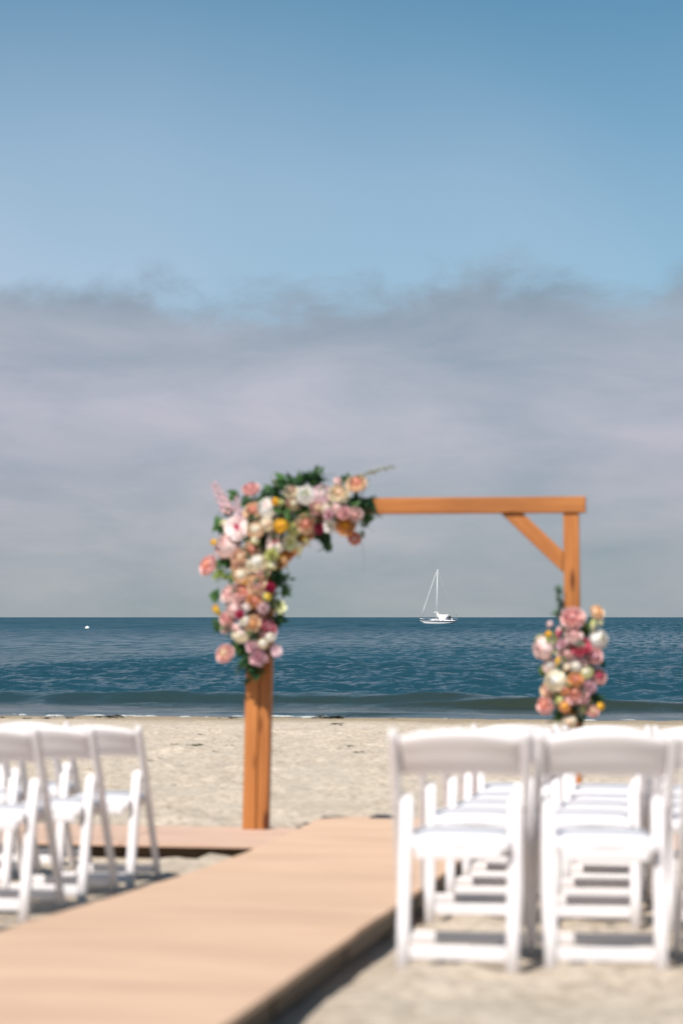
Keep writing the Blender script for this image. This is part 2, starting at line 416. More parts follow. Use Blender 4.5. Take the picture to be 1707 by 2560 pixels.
foam = link('sea_foam', mesh_from('sea_foam', vs, fs), M_FOAM)
tag(foam, 'thin broken line of white foam at the water\'s edge', 'foam', None, 'stuff')

# ------------------------------------------------------------------ walkway and stage
def plank(name, L, w, h, mat, parent, loc, rot, bevel=.003):
    return link(name, box_mesh(name, L, w, h, bevel), mat, parent, loc, rot)
T0, T1 = -2.105, -.975
TH = .019
walk = empty('wooden_walkway', st(5.2, -1.575, prof(5.2)))
tag(walk, 'long raised plywood walkway running up the middle between the chairs', 'walkway')
def in_parent(o, parent):
    o.parent = parent; o.matrix_parent_inverse = Matrix.Identity(4)
    o.location = Vector(o.location) - parent.location
joints = [2.76, 3.98, 5.20, 6.42, 7.64, 8.86, 10.08, 11.30, 12.46]
WALK_H = .118
for i in range(len(joints) - 1):
    a_, b_ = joints[i] + .004, joints[i + 1] - .004
    za, zb = prof(a_) + WALK_H, prof(b_) + WALK_H
    L = math.hypot(b_ - a_, zb - za); pitch = math.atan2(zb - za, b_ - a_)
    # sheet: its own X across the walk (grain), Y along it
    me = box_mesh('sheet', T1 - T0, L, TH, .002)
    o = link('sheet', me, M_PLY)
    dt = random.uniform(-.006, .006)
    o.location = st((a_ + b_) / 2, (T0 + T1) / 2 + dt, (za + zb) / 2 - TH / 2 + random.uniform(-.0015, .0015)); o.rotation_euler = (pitch, 0, -A)
    in_parent(o, walk)
    for tpos, nm in ((T0 + .06, 'side_rail'), (T1 - .06, 'side_rail')):
        o = link('side_rail', box_mesh('side_rail', L - .03, .038, .088, .003), M_FRAME)
        o.location = st((a_ + b_) / 2, tpos, (za + zb) / 2 - TH - .046); o.rotation_euler = Euler((0, -pitch, math.pi / 2 - A), 'XYZ')
        in_parent(o, walk)
    for sp in (a_ + .05, b_ - .05):
        o = link('cross_joist', box_mesh('cross_joist', T1 - T0 - .165, .038, .086, .003), M_FRAME)
        o.location = st(sp, (T0 + T1) / 2, np.interp(sp, [a_, b_], [za, zb]) - TH - .046); o.rotation_euler = (0, 0, -A)
        in_parent(o, walk)
S0, S1 = 10.93, 11.87
ST_TOP = -.137
stage = empty('stage_platform', st(11.4, -1.5, prof(11.4)))
tag(stage, 'low plywood platform crossing the end of the walkway under the arch', 'platform')
for i, (ta, tb) in enumerate(((-5.45, -3.02), (-3.015, -.58), (-.575, 1.86), (1.865, 2.6))):
    o = link('sheet', box_mesh('sheet', tb - ta, S1 - S0, TH, .002), M_PLY_PINK)
    o.location = st((S0 + S1) / 2, (ta + tb) / 2, ST_TOP - TH / 2); o.rotation_euler = (0, 0, -A); in_parent(o, stage)
    for sp in (S0 + .10, S1 - .06):
        o = link('side_rail', box_mesh('side_rail', tb - ta - .004, .038, .088, .003), M_FRAME)
        o.location = st(sp, (ta + tb) / 2, ST_TOP - TH - .046); o.rotation_euler = (0, 0, -A); in_parent(o, stage)
    o = link('cross_joist', box_mesh('cross_joist', S1 - S0 - .25, .038, .086, .003), M_FRAME)
    o.location = st((S0 + S1) / 2, ta + .1, ST_TOP - TH - .046); o.rotation_euler = (0, 0, math.pi / 2 - A); in_parent(o, stage)

# ------------------------------------------------------------------ wooden arch
ARS = 11.78
arch = empty('wooden_arch', st(ARS, -1.46, ST_TOP))
tag(arch, 'orange stained square timber wedding arch with corner braces', 'arch')
BTOP, BTH = 1.848, .094
def timber(name, p0, p1, w, d, roll_t=RT, bevel=.005):
    """timber from p0 to p1 (world), w across the arch plane, d through it"""
    p0, p1 = Vector(p0), Vector(p1); ax = (p1 - p0).normalized(); L = (p1 - p0).length
    through = U; yv = through.cross(ax).normalized() * -1
    M = Matrix((ax, yv, ax.cross(yv))).transposed()
    o = link(name, box_mesh(name, L, w, d, bevel), M_CEDAR)
    o.location = (p0 + p1) / 2; o.rotation_euler = M.to_euler(); in_parent(o, arch); return o
LT, LB, RTP, RB = -2.370, -2.415, -.520, -.500
zt = BTOP - BTH
timber('post', st(ARS, LB - .029, ST_TOP), st(ARS, LT - .029, zt - .001), .082, .089)
timber('post', st(ARS + .006, LB + .049, ST_TOP), st(ARS + .006, LT + .049, zt - .001), .066, .089)
timber('post', st(ARS, RB, ST_TOP), st(ARS, RTP, zt - .001), .091, .089)
timber('beam', st(ARS - .004, LT - .080, BTOP - BTH / 2 + .004), st(ARS - .004, RTP + .085, BTOP - BTH / 2), BTH, .110)
def brace(pt, zh, sgn):
    # sloping brace, ends cut flush against the beam and the post
    hw = .044; run = .36
    tp = pt; v = []
    for dd in (-.040, .040):
        for (a_, z_) in ((-.365, zt - .001), (-.235, zt - .001), (0, zt - .225), (0, zt - .352)):
            v.append(RT * (sgn * a_) + U * dd + Vector((0, 0, z_)))
    org = st(ARS, tp, 0)
    f = [(0, 1, 2, 3), (7, 6, 5, 4), (0, 4, 5, 1), (1, 5, 6, 2), (2, 6, 7, 3), (3, 7, 4, 0)]
    c0 = sum(v, Vector()) / 8
    ang = Vector((sgn * run, 0, -run)).normalized()
    ax = (RT * (sgn * 1.0) + Vector((0, 0, -1))).normalized(); yv = U.cross(ax).normalized() * -1
    Mx = Matrix((ax, yv, ax.cross(yv))).transposed(); Mi = Mx.inverted()
    bm = bmesh.new(); bv = [bm.verts.new(Mi @ (q - c0)) for q in v]
    for q in f: bm.faces.new([bv[i] for i in q])
    bmesh.ops.recalc_face_normals(bm, faces=bm.faces)
    bmesh.ops.bevel(bm, geom=bm.edges[:], offset=.004, segments=2, affect='EDGES')
    me = bpy.data.meshes.new('brace'); bm.to_mesh(me); bm.free()
    o = link('brace', me, M_CEDAR); o.location = org + c0; o.rotation_euler = Mx.to_euler(); in_parent(o, arch)
brace(RTP - .0455 - .001, 0, 1)
brace(LT + .049 + .034, 0, -1)

# ------------------------------------------------------------------ flowers
def petal(vs, fs, ms, th0, hw, r0, r1, z0, z1, curl, mi, cup=.25, nu=5, nw=5, ruf=0.0, rnd=random):
    i0 = len(vs); ph = rnd.uniform(0, 6.28)
    for a in range(nw):
        w = a / (nw - 1)
        wd = hw * (.55 + .75 * w) * math.sqrt(max(0, 1 - (w * .96) ** 5))
        for b_ in range(nu):
            u = b_ / (nu - 1) * 2 - 1
            th = th0 + u * wd
            rr = r0 + (r1 - r0) * math.sin(w * math.pi / 2) + curl * w ** 3 - cup * (r1 - r0) * 0 + ruf * w * math.sin(u * 5 + ph)
            zz = z0 + (z1 - z0) * w ** .9 - abs(curl) * .5 * w ** 5 - .10 * (u * u) * w + ruf * w * math.cos(u * 6 + ph)
            vs.append((rr * math.cos(th), rr * math.sin(th), zz))
    for a in range(nw - 1):
        for b_ in range(nu - 1):
            fs.append((i0 + a * nu + b_, i0 + a * nu + b_ + 1, i0 + (a + 1) * nu + b_ + 1, i0 + (a + 1) * nu + b_)); ms.append(mi)
def dome_petal(vs, fs, ms, th0, hw, Rr, ph1, zc, lip, mi, ruf, rnd, nu=5, nw=6):
    i0 = len(vs); ph = rnd.uniform(0, 6.28)
    for a in range(nw):
        w = a / (nw - 1); phi = R(28) + (ph1 - R(28)) * w
        wd = hw * (.75 + .35 * math.sin(w * 2.2)) * math.sqrt(max(0, 1 - (w * .97) ** 6))
        for b_ in range(nu):
            u = b_ / (nu - 1) * 2 - 1
            rr = Rr * math.sin(phi) * (1 + .05 * u * u) + lip * w ** 4 + ruf * w * math.sin(u * 5 + ph); zz = zc - Rr * math.cos(phi) * .82 - .07 * u * u * w + ruf * w * math.cos(u * 6 + ph)
            vs.append((rr * math.cos(th0 + u * wd), rr * math.sin(th0 + u * wd), zz))
    for a in range(nw - 1):
        for b_ in range(nu - 1):
            fs.append((i0 + a * nu + b_, i0 + a * nu + b_ + 1, i0 + (a + 1) * nu + b_ + 1, i0 + (a + 1) * nu + b_)); ms.append(mi)
def make_bloom(kind, seed):
    rnd = random.Random(seed); vs, fs, ms = [], [], []
    def ring(n, r0, r1, z0, z1, curl, mi, ov=1.35, ruf=0.0):
        o0 = rnd.uniform(0, 6.28)
        for i in range(n):
            k1 = rnd.uniform(.92, 1.08)
            petal(vs, fs, ms, o0 + i * 2 * math.pi / n + rnd.uniform(-.12, .12), math.pi / n * ov, r0, r1 * k1, z0, z1 * k1, curl * rnd.uniform(.5, 1.5), mi, ruf=ruf, rnd=rnd)
    def dome(n, Rr, deg, zc, lip, mi, ov=1.35, ruf=0.0):
        o0 = rnd.uniform(0, 6.28)
        for i in range(n):
            k1 = rnd.uniform(.95, 1.05)
            dome_petal(vs, fs, ms, o0 + i * 2 * math.pi / n + rnd.uniform(-.15, .15), math.pi / n * ov, Rr * k1, R(deg + rnd.uniform(-6, 6)), zc, lip, mi, ruf, rnd)
    if kind == 'rose':
        dome(6, .88, 84, 0, .16, 0, 1.3, .04); dome(6, .84, 102, .0, .10, 0, 1.3, .04); dome(6, .74, 114, .02, .09, 0, 1.3, .03); dome(5, .60, 122, .07, .07, 0, 1.3, .03); dome(5, .45, 128, .16, .06, 1, 1.3, .02); dome(4, .30, 132, .28, .04, 1); dome(3, .17, 140, .38, 0, 1)
    elif kind == 'peony':
        dome(7, .92, 88, 0, .06, 0, 1.4, .03); dome(7, .90, 108, 0, .02, 0, 1.4, .03); dome(7, .82, 124, .0, .02, 0, 1.4, .04); dome(6, .70, 136, .04, .02, 0, 1.4, .04); dome(6, .54, 144, .13, .02, 0, 1.4, .04); dome(5, .36, 150, .26, .02, 1, 1.4, .04)
    elif kind == 'ranunculus':
        dome(8, .90, 92, -.05, .02, 0); dome(8, .86, 108, -.02, .0, 0); dome(7, .76, 122, 0, .0, 0); dome(6, .62, 134, .05, 0, 0); dome(6, .46, 142, .14, 0, 1); dome(4, .28, 146, .26, 0, 1)
    elif kind == 'bud':
        dome(5, .66, 110, -.1, 0, 0); dome(5, .60, 130, -.05, 0, 0); dome(4, .46, 146, .04, 0, 1)
    elif kind == 'open':      # flat open bloom with a contrasting heart
        ring(7, .1, .95, -.25, .10, .05, 0, 1.3, .03); ring(6, .1, .78, -.2, .26, .05, 0, 1.3, .03); ring(6, .08, .45, -.1, .28, .03, 0, 1.2, .02)
        ring(8, .03, .24, 0, .33, .02, 1, .9); ring(5, .02, .12, 0, .36, 0, 1, 1)
    elif kind == 'tulip':
        ring(3, .12, .58, -.9, .75, -.14, 0, 1.3); ring(3, .10, .50, -.85, .85, -.12, 1, 1.3); ring(3, .06, .3, -.6, .6, -.05, 1, 1.2)
    elif kind == 'carnation':
        for k_ in range(5): ring(9, .08, .9 - k_ * .17, -.4, .15 + k_ * .15, .03, k_ % 2, 1.25, .09)
    elif kind == 'bud':
        ring(5, .15, .66, -.6, .40, -.12, 0); ring(4, .12, .5, -.5, .62, -.16, 0); ring(3, .08, .26, -.3, .68, -.05, 1)
    if kind in ('rose', 'peony', 'ranunculus', 'bud'):
        for k_ in range(3): dome(3, (.22, .15, .09)[k_], 160, (.30, .37, .42)[k_] - (.16 if kind == 'bud' else 0), .02, 1, 1.5)
    # green calyx below
    i0 = len(vs); n = 8; prof_ = [(.26, -.42), (.22, -.62), (.10, -.78), (.05, -1.3)]
    for (r_, z_) in prof_:
        for q in range(n): vs.append((r_ * math.cos(q * math.pi / 4), r_ * math.sin(q * math.pi / 4), z_))
    for a in range(len(prof_) - 1):
        for q in range(n):
            fs.append((i0 + a * n + q, i0 + a * n + (q + 1) % n, i0 + (a + 1) * n + (q + 1) % n, i0 + (a + 1) * n + q)); ms.append(2)
    return vs, fs, ms
PET = {}
def pet(name, c):
    if name not in PET:
        PET[name] = var_mat('petal_' + name, tuple(x * .95 for x in c), tuple(min(.96, x * 1.04) for x in c), 14, .65, .2, transl=.22)
    return PET[name]
for n_, c_ in dict(blush=(.94, .76, .73), pink=(.94, .63, .60), rosepink=(.92, .52, .50), coral=(.93, .48, .36), peach=(.95, .73, .54), deep_peach=(.94, .58, .30),
                  cream=(.95, .86, .70), white=(.94, .90, .86), yellow=(.93, .64, .08), orange=(.92, .48, .06), lilac=(.90, .70, .75), mauve=(.82, .48, .54),
                  magenta=(.62, .05, .20), hot=(.74, .16, .24), red=(.40, .03, .05), lime=(.70, .72, .28), palelime=(.84, .84, .52), brown=(.74, .50, .38)).items(): pet(n_, c_)
M_LEAF = {k_: var_mat('leaf_' + k_, a_, b_, 10, .55, .35, transl=.18) for k_, (a_, b_) in dict(
    dark=((.012, .045, .016), (.030, .085, .028)), mid=((.035, .10, .022), (.065, .15, .035)), grey=((.085, .14, .11), (.14, .20, .155)),
    lime=((.16, .22, .05), (.26, .32, .08)), pale=((.26, .28, .14), (.38, .38, .20))).items()}
BLOOM = {}
def bloom(kind, c_out, c_in, parent, loc, rad, face, seed=None):
    v_ = random.randint(0, 2); key = (kind, c_out, c_in, v_)
    if key not in BLOOM:
        vs, fs, ms = make_bloom(kind, hash((len(kind), v_, 5)) % 999 + v_ * 17)
        me = mesh_from(kind, vs, fs, True, ms)
        for mm in (PET[c_out], PET[c_in], M_LEAF['mid']): me.materials.append(mm)
        BLOOM[key] = me
    nm = {'rose': 'rose', 'peony': 'peony', 'ranunculus': 'ranunculus', 'open': 'open_blossom', 'tulip': 'tulip', 'carnation': 'carnation', 'bud': 'flower_bud'}[kind]
    o = bpy.data.objects.new(nm, BLOOM[key]); COL.objects.link(o)
    q = face.normalized().to_track_quat('Z', 'Y') @ Euler((0, 0, random.uniform(0, 6.28))).to_quaternion()
    o.rotation_euler = q.to_euler(); o.scale = (rad,) * 3; o.location = loc; in_parent(o, parent)
    return o
def leaf_pts(vs, fs, base, dir_, nrm, L, wd, droop=.25, nseg=5, fold=.25):
    side = dir_.cross(nrm).normalized(); i0 = len(vs)
    for a in range(nseg):
        w = a / (nseg - 1); hw = wd * math.sin(math.pi * (w ** .8)) * .5 + .0006
        c0 = base + dir_ * (L * w) - nrm * (droop * L * w * w)
        vs += [c0 - side * hw + nrm * hw * fold, c0, c0 + side * hw + nrm * hw * fold]
    for a in range(nseg - 1):
        for b_ in (0, 1): fs.append((i0 + a * 3 + b_, i0 + a * 3 + b_ + 1, i0 + a * 3 + b_ + 4, i0 + a * 3 + b_ + 3))
def make_sprig(style, seed):
    """stem along +Z about .2 m with leaves"""
    rnd = random.Random(seed); vs, fs = [], []
    L = .20; n = {'ruscus': 13, 'euca': 14, 'broad': 7, 'fern': 26}[style]
    bend = Vector((rnd.uniform(-.25, .25), rnd.uniform(-.25, .25), 0))
    pt = lambda w: Vector((0, 0, L * w)) + bend * (L * w * w)
    for a in range(6):
        p_ = pt(a / 5); r_ = .003 * (1 - a / 7)
        for q in range(5): vs.append(p_ + Vector((math.cos(q * 1.2566), math.sin(q * 1.2566), 0)) * r_)
    for a in range(5):
        for q in range(5): fs.append((a * 5 + q, a * 5 + (q + 1) % 5, (a + 1) * 5 + (q + 1) % 5, (a + 1) * 5 + q))
    for i in range(n):
        w = .12 + .88 * i / (n - 1); th = i * 2.4 + rnd.uniform(-.4, .4)
        if style == 'fern': th = (i % 2) * math.pi + rnd.uniform(-.15, .15)
        out = Vector((math.cos(th), math.sin(th), rnd.uniform(.35, .9))).normalized()
        nrm = (Vector((0, 0, 1)) - out * out.z + Vector((rnd.uniform(-.4, .4), rnd.uniform(-.4, .4), 0))).normalized()
        ln, wd = {'ruscus': (.062, .024), 'euca': (.036, .032), 'broad': (.105, .052), 'fern': (.07 * (1.15 - w), .010)}[style]
        k1 = rnd.uniform(.8, 1.2); leaf_pts(vs, fs, pt(w), out, nrm, ln * k1, wd * k1, rnd.uniform(.05, .4))
    return mesh_from('sprig_' + style, vs, fs, True)
SPR = {(s_, v_): make_sprig(s_, 31 * v_ + len(s_)) for s_ in ('ruscus', 'euca', 'broad', 'fern') for v_ in range(3)}
SPM = {}
def sprig(style, col, parent, loc, dir_, size):
    v_ = random.randint(0, 2); key = (style, v_, col)
    if key not in SPM:
        me = SPR[(style, v_)].copy(); me.materials.append(M_LEAF[col]); SPM[key] = me
    nm = {'ruscus': 'leafy_sprig', 'euca': 'eucalyptus_sprig', 'broad': 'broad_leaf_sprig', 'fern': 'fern_frond'}[style]
    o = bpy.data.objects.new(nm, SPM[key]); COL.objects.link(o)
    q = dir_.normalized().to_track_quat('Z', 'Y') @ Euler((0, 0, random.uniform(0, 6.28))).to_quaternion()
    o.rotation_euler = q.to_euler(); o.scale = (size / .2,) * 3; o.location = loc; in_parent(o, parent); return o
def make_spike(seed, florets=46, rad=.030, L=.20):
    rnd = random.Random(seed); vs, fs, ms = [], [], []
    for i in range(florets):
        w = (i + .5) / florets; th = i * 2.399; r_ = rad * (1.05 - .72 * w) * min(1, w * 6 + .4)
        c0 = Vector((math.cos(th) * r_, math.sin(th) * r_, L * w)); out = Vector((math.cos(th), math.sin(th), .5)).normalized()
        a_ = out.cross(Vector((0, 0, 1))).normalized(); b_ = out.cross(a_); pr = .016 * (1.1 - .6 * w)
        i0 = len(vs); vs.append(c0 + out * .002)
        for q in range(10):
            t_ = q * math.pi / 5; rr = pr * (1 if q % 2 == 0 else .62); vs.append(c0 + (a_ * math.cos(t_) + b_ * math.sin(t_)) * rr + out * (.010 if q % 2 == 0 else .004))
        for q in range(10): fs.append((i0, i0 + 1 + q, i0 + 1 + (q + 1) % 10)); ms.append(rnd.choice((0, 0, 1)))
    i0 = len(vs)
    for z_ in (-.12, L * .97):
        for q in range(5): vs.append(Vector((math.cos(q * 1.2566) * .004, math.sin(q * 1.2566) * .004, z_)))
    for q in range(5): fs.append((i0 + q, i0 + (q + 1) % 5, i0 + 5 + (q + 1) % 5, i0 + 5 + q)); ms.append(2)
    return mesh_from('flower_spike', vs, fs, True, ms)
def spike(c_out, c_in, parent, p0, p1, fat=1.0):
    me = make_spike(random.randint(0, 99), rad=.026 * fat)
    for mm in (PET[c_out], PET[c_in], M_LEAF['mid']): me.materials.append(mm)
    d_ = p1 - p0; o = bpy.data.objects.new('flower_spike', me); COL.objects.link(o)
    o.rotation_euler = d_.to_track_quat('Z', 'Y').to_euler(); s_ = d_.length / .2; o.scale = (s_,) * 3; o.location = p0; in_parent(o, parent); return o

def on_arch(px, py, off):
    """point seen at photo pixel (px, py), `off` metres in front of the arch's middle plane"""
    kx = (px - CX) / F; D = (ARS - off) / (kx * U.x + U.y)
    return Vector((kx * D, D, CAMZ + (HY - py) * D / F))
PXM = 12.0 / F   # metres per photo pixel at the arch
garl = empty('flower_garland', st(ARS, -2.37, 1.2))
tag(garl, 'large garland of pink, peach and yellow flowers hung over the arch\'s left corner', 'flower garland')
z1 = lambda x, y: (480 + x / 2.958, 1140 + y / 2.958)
CREAMS = ('cream', 'peach')
LEFT = [  # x, y, r in enlarged pixels, kind, outer, inner
 (435,240,50,'rose','pink','rosepink'),(455,405,57,'rose','peach','coral'),(560,380,66,'peony','white','blush'),(612,335,34,'bud','yellow','orange'),(655,345,32,'bud','palelime','lime'),
 (335,530,72,'open','blush','magenta'),(470,545,54,'ranunculus','peach','cream'),(230,490,32,'bud','cream','palelime'),(560,500,48,'ranunculus','cream','peach'),(655,515,44,'ranunculus','yellow','orange'),
 (262,660,82,'peony','blush','pink'),(155,635,28,'bud','yellow','orange'),(115,805,60,'rose','pink','coral'),(445,690,50,'rose','peach','coral'),(360,750,54,'rose','brown','peach'),
 (475,785,70,'peony','cream','white'),(495,862,56,'rose','peach','pink'),(618,638,58,'open','blush','hot'),(642,672,36,'ranunculus','white','cream'),(590,730,44,'carnation','lime','palelime'),
 (725,640,48,'open','palelime','lime'),(795,685,44,'tulip','palelime','cream'),(750,540,46,'carnation','palelime','lime'),(845,625,36,'tulip','palelime','yellow'),(680,775,44,'tulip','deep_peach','orange'),
 (600,800,46,'bud','palelime','cream'),(365,880,55,'ranunculus','peach','cream'),(388,922,34,'bud','yellow','orange'),(275,1015,60,'rose','blush','pink'),(375,1000,50,'rose','pink','coral'),(480,955,54,'rose','peach','pink'),
 (352,1078,44,'carnation','pink','blush'),(525,1005,42,'ranunculus','blush','pink'),(465,1068,46,'rose','deep_peach','coral'),(408,1112,34,'bud','white','blush'),(578,975,36,'carnation','red','magenta'),(560,1042,36,'bud','lime','yellow'),
 (650,1112,44,'open','palelime','lime'),(185,1145,42,'tulip','yellow','orange'),(300,1140,44,'ranunculus','blush','pink'),(262,1200,44,'rose','pink','rosepink'),(255,1258,44,'rose','blush','pink'),(352,1172,30,'carnation','hot','magenta'),
 (382,1216,36,'ranunculus','white','cream'),(450,1238,50,'rose','peach','deep_peach'),(368,1312,56,'peony','cream','blush'),(555,1275,60,'carnation','mauve','hot'),(580,1332,34,'ranunculus','white','cream'),
 (450,1410,44,'carnation','lilac','mauve'),(466,1395,26,'bud','white','cream'),(526,1386,32,'ranunculus','cream','white'),(490,1485,56,'carnation','mauve','lilac'),(622,1440,38,'open','lilac','blush'),(240,1460,54,'rose','pink','peach'),
 (1215,200,60,'rose','peach','coral'),(1085,275,62,'rose','cream','peach'),(1075,182,36,'bud','blush','pink'),(850,290,64,'peony','white','cream'),(955,285,64,'peony','lilac','blush'),(735,262,48,'rose','cream','brown'),(748,355,44,'rose','brown','cream'),
 (930,382,46,'rose','pink','peach'),(992,385,32,'ranunculus','cream','blush'),(1065,385,33,'ranunculus','blush','pink'),(1010,432,34,'carnation','mauve','lilac'),(1120,420,44,'carnation','pink','mauve'),(1205,432,42,'rose','blush','pink'),
 (1135,512,58,'rose','deep_peach','orange'),(842,500,58,'rose','peach','coral'),(935,525,46,'carnation','magenta','hot'),(1200,612,40,'rose','coral','pink'),(1020,515,40,'open','white','palelime'),
 (470,620,36,'bud','palelime','cream'),(330,820,40,'carnation','brown','deep_peach'),(530,1120,40,'carnation','lilac','blush'),(320,1270,36,'bud','blush','pink'),(500,1180,38,'carnation','brown','mauve')]
def path_centre(px, py):
    """nearest point of the garland's spine, in photo pixels"""
    pts = [(905, 1270), (720, 1275), (640, 1330), (628, 1500), (625, 1640)]
    best = None
    for (ax_, ay_), (bx_, by_) in zip(pts, pts[1:]):
        dx, dy = bx_ - ax_, by_ - ay_; t_ = max(0, min(1, ((px - ax_) * dx + (py - ay_) * dy) / (dx * dx + dy * dy)))
        q = (ax_ + dx * t_, ay_ + dy * t_); dd = math.hypot(px - q[0], py - q[1])
        if best is None or dd < best[0]: best = (dd, q)
    return best
CAMV = Vector((0, 0, CAMZ))
def outward(px, py, p, spread, reach=95.0):
    dd, q = path_centre(px, py) if spread == 0 else spread
    side = Vector(((px - q[0]), 0, -(py - q[1]))) / reach
    tocam = (CAMV - p).normalized()
    d_ = tocam * 1.0 + side * .75 + Vector((random.uniform(-.35, .2), 0, random.uniform(.1, .6)))
    return d_.normalized(), dd
for (x, y, r_, kind, co, ci) in LEFT:
    px, py = z1(x, y); dd, q = path_centre(px, py)
    off = .085 + .12 * max(0, 1 - (dd / 95) ** 2) + random.uniform(-.015, .03) - r_ / 2.958 * PXM * .3
    if r_ < 37: off += .02
    p_ = on_arch(px, py, off); fd, _ = outward(px, py, p_, 0)
    rad = r_ / 2.958 * PXM * (1.32 if kind != 'tulip' else 1.35)
    if kind == 'tulip': fd = (fd * .35 + Vector((random.uniform(-.5, .5), 0, random.uniform(.3, 1)))).normalized()
    bloom(kind, co, ci, garl, p_, rad, fd)
    if dd > 80 or r_ > 100: # outlying blooms hang on a bent stem
        c0 = on_arch(*q, .10); mid = (p_ + c0) / 2 + Vector((0, 0, .03))
        pts = [c0, mid, p_ - fd * rad * .9]
        o = link('flower_stem', tube_mesh('flower_stem', [Vector(v_) - garl.location for v_ in pts], .0035, 6), M_LEAF['mid'], garl)
P_ = lambda x, y, off: on_arch(*z1(x, y), off)
spike('mauve', 'rosepink', garl, P_(275, 420, .12), P_(158, 195, .14), 1.25)
spike('mauve', 'lilac', garl, P_(350, 470, .14), P_(330, 295, .16), 1.3)
spike('pink', 'lilac', garl, P_(500, 1560, .10), P_(455, 1400, .14), 1.0)
# greenery: along the spine, then the sprays that stand out of it
pts = [(905, 1272), (850, 1270), (790, 1268), (730, 1270), (690, 1295), (650, 1330), (635, 1400), (630, 1470), (628, 1540), (625, 1610), (622, 1650)]
for i in range(105):
    k_ = random.uniform(0, len(pts) - 1.001); a_ = int(k_); f_ = k_ - a_
    px = pts[a_][0] * (1 - f_) + pts[a_ + 1][0] * f_; py = pts[a_][1] * (1 - f_) + pts[a_ + 1][1] * f_
    p_ = on_arch(px + random.uniform(-25, 25), py + random.uniform(-20, 20), random.uniform(.06, .13))
    d_ = Vector((random.uniform(-1, 1), -random.uniform(.1, .9), random.uniform(-.8, 1))).normalized()
    if k_ > 5: d_.x = random.uniform(-1, .8)
    sprig(random.choice(('ruscus', 'ruscus', 'euca', 'broad')), random.choice(('dark', 'dark', 'mid', 'mid', 'grey')), garl, p_, d_, random.uniform(.08, .13) * (.8 if k_ > 8 else 1))
for i in range(70):
    k_ = random.uniform(0, len(pts) - 2.2); a_ = int(k_); f_ = k_ - a_
    px = pts[a_][0] * (1 - f_) + pts[a_ + 1][0] * f_ + random.uniform(-45, 35); py = pts[a_][1] * (1 - f_) + pts[a_ + 1][1] * f_ + random.uniform(-30, 30)
    p_ = on_arch(px, py, random.uniform(.075, .12)); d_ = Vector((random.uniform(-1, 1), -.5, random.uniform(-1, 1)))
    sprig(random.choice(('broad', 'ruscus', 'broad')), random.choice(('dark', 'dark', 'mid')), garl, p_, d_, random.uniform(.08, .12))
for i in range(14):
    k_ = random.uniform(0.3, len(pts) - 2.4); a_ = int(k_); f_ = k_ - a_
    px = pts[a_][0] * (1 - f_) + pts[a_ + 1][0] * f_ + random.uniform(-42, 34); py = pts[a_][1] * (1 - f_) + pts[a_ + 1][1] * f_ + random.uniform(-26, 34)
    p_ = on_arch(px, py, random.uniform(.09, .13)); fd, _ = outward(px, py, p_, 0)
    ck = random.choice((('rose', 'pink', 'rosepink'), ('ranunculus', 'cream', 'peach'), ('rose', 'peach', 'coral'), ('bud', 'palelime', 'lime'), ('carnation', 'lilac', 'mauve'), ('rose', 'blush', 'pink'), ('bud', 'blush', 'pink')))
    bloom(*ck, garl, p_, random.uniform(.032, .048), fd)
def spray(style, col, a_, b_, off=.13, off2=None):
    p0, p1 = P_(*a_, off), P_(*b_, off if off2 is None else off2); return sprig(style, col, garl, p0, p1 - p0, (p1 - p0).length * .92)
for s_ in [('broad','mid',(640,330),(700,150)),('broad','dark',(600,340),(600,200)),('ruscus','mid',(560,330),(640,190)),('broad','dark',(820,270),(860,100)),('broad','mid',(890,260),(930,95)),
           ('broad','dark',(900,280),(985,120)),('broad','dark',(850,280),(810,140)),('broad','dark',(900,270),(890,120)),('broad','mid',(660,290),(650,180)),('broad','dark',(700,300),(740,160)),('ruscus','dark',(1080,300),(1130,140)),('broad','mid',(1130,280),(1160,150)),
           ('ruscus','dark',(1200,300),(1310,180)),('broad','dark',(1150,350),(1330,330)),('broad','dark',(1120,380),(1300,390)),('ruscus','dark',(1150,440),(1330,470)),('fern','dark',(960,540),(1000,690)),
           ('ruscus','dark',(900,540),(970,660)),('euca','dark',(600,880),(720,890)),('euca','dark',(600,940),(700,1010)),('ruscus','dark',(580,860),(690,930)),('euca','dark',(620,1000),(690,1040)),
           ('broad','dark',(590,1180),(650,1220)),('ruscus','dark',(570,1150),(660,1250)),('euca','mid',(260,780),(180,840)),('euca','lime',(270,830),(160,890)),('ruscus','mid',(300,760),(220,760)),
           ('ruscus','lime',(280,900),(170,910)),('euca','grey',(240,470),(190,430)),('ruscus','mid',(260,520),(180,540)),('ruscus','mid',(330,400),(300,270)),('euca','mid',(230,1060),(160,1010)),
           ('ruscus','mid',(220,1080),(165,1060)),('broad','mid',(210,1190),(190,1280)),('broad','mid',(360,1370),(420,1560)),('broad','dark',(420,1400),(460,1640)),('broad','dark',(400,1400),(390,1570)),
           ('ruscus','dark',(480,1430),(500,1620)),('euca','grey',(360,580),(380,660)),('euca','grey',(700,420),(720,500)),('euca','grey',(1000,500),(1050,560)),('ruscus','dark',(740,420),(700,480)),
           ('broad','mid',(470,360),(400,300)),('broad','dark',(440,370),(480,290)),('broad','dark',(590,870),(730,900)),('broad','dark',(600,930),(720,1010)),('broad','dark',(560,1170),(640,1260)),('broad','mid',(380,1360),(400,1540)),('broad','dark',(440,1380),(480,1620)),('broad','dark',(920,540),(1000,660)),('broad','mid',(290,770),(190,830)),('broad','mid',(560,300),(540,240)),('fern','pale',(640,230),(565,130)),('ruscus','dark',(520,300),(470,230)),('euca','grey',(310,1330),(280,1400))]:
    spray(*s_)
LEAFM = {}
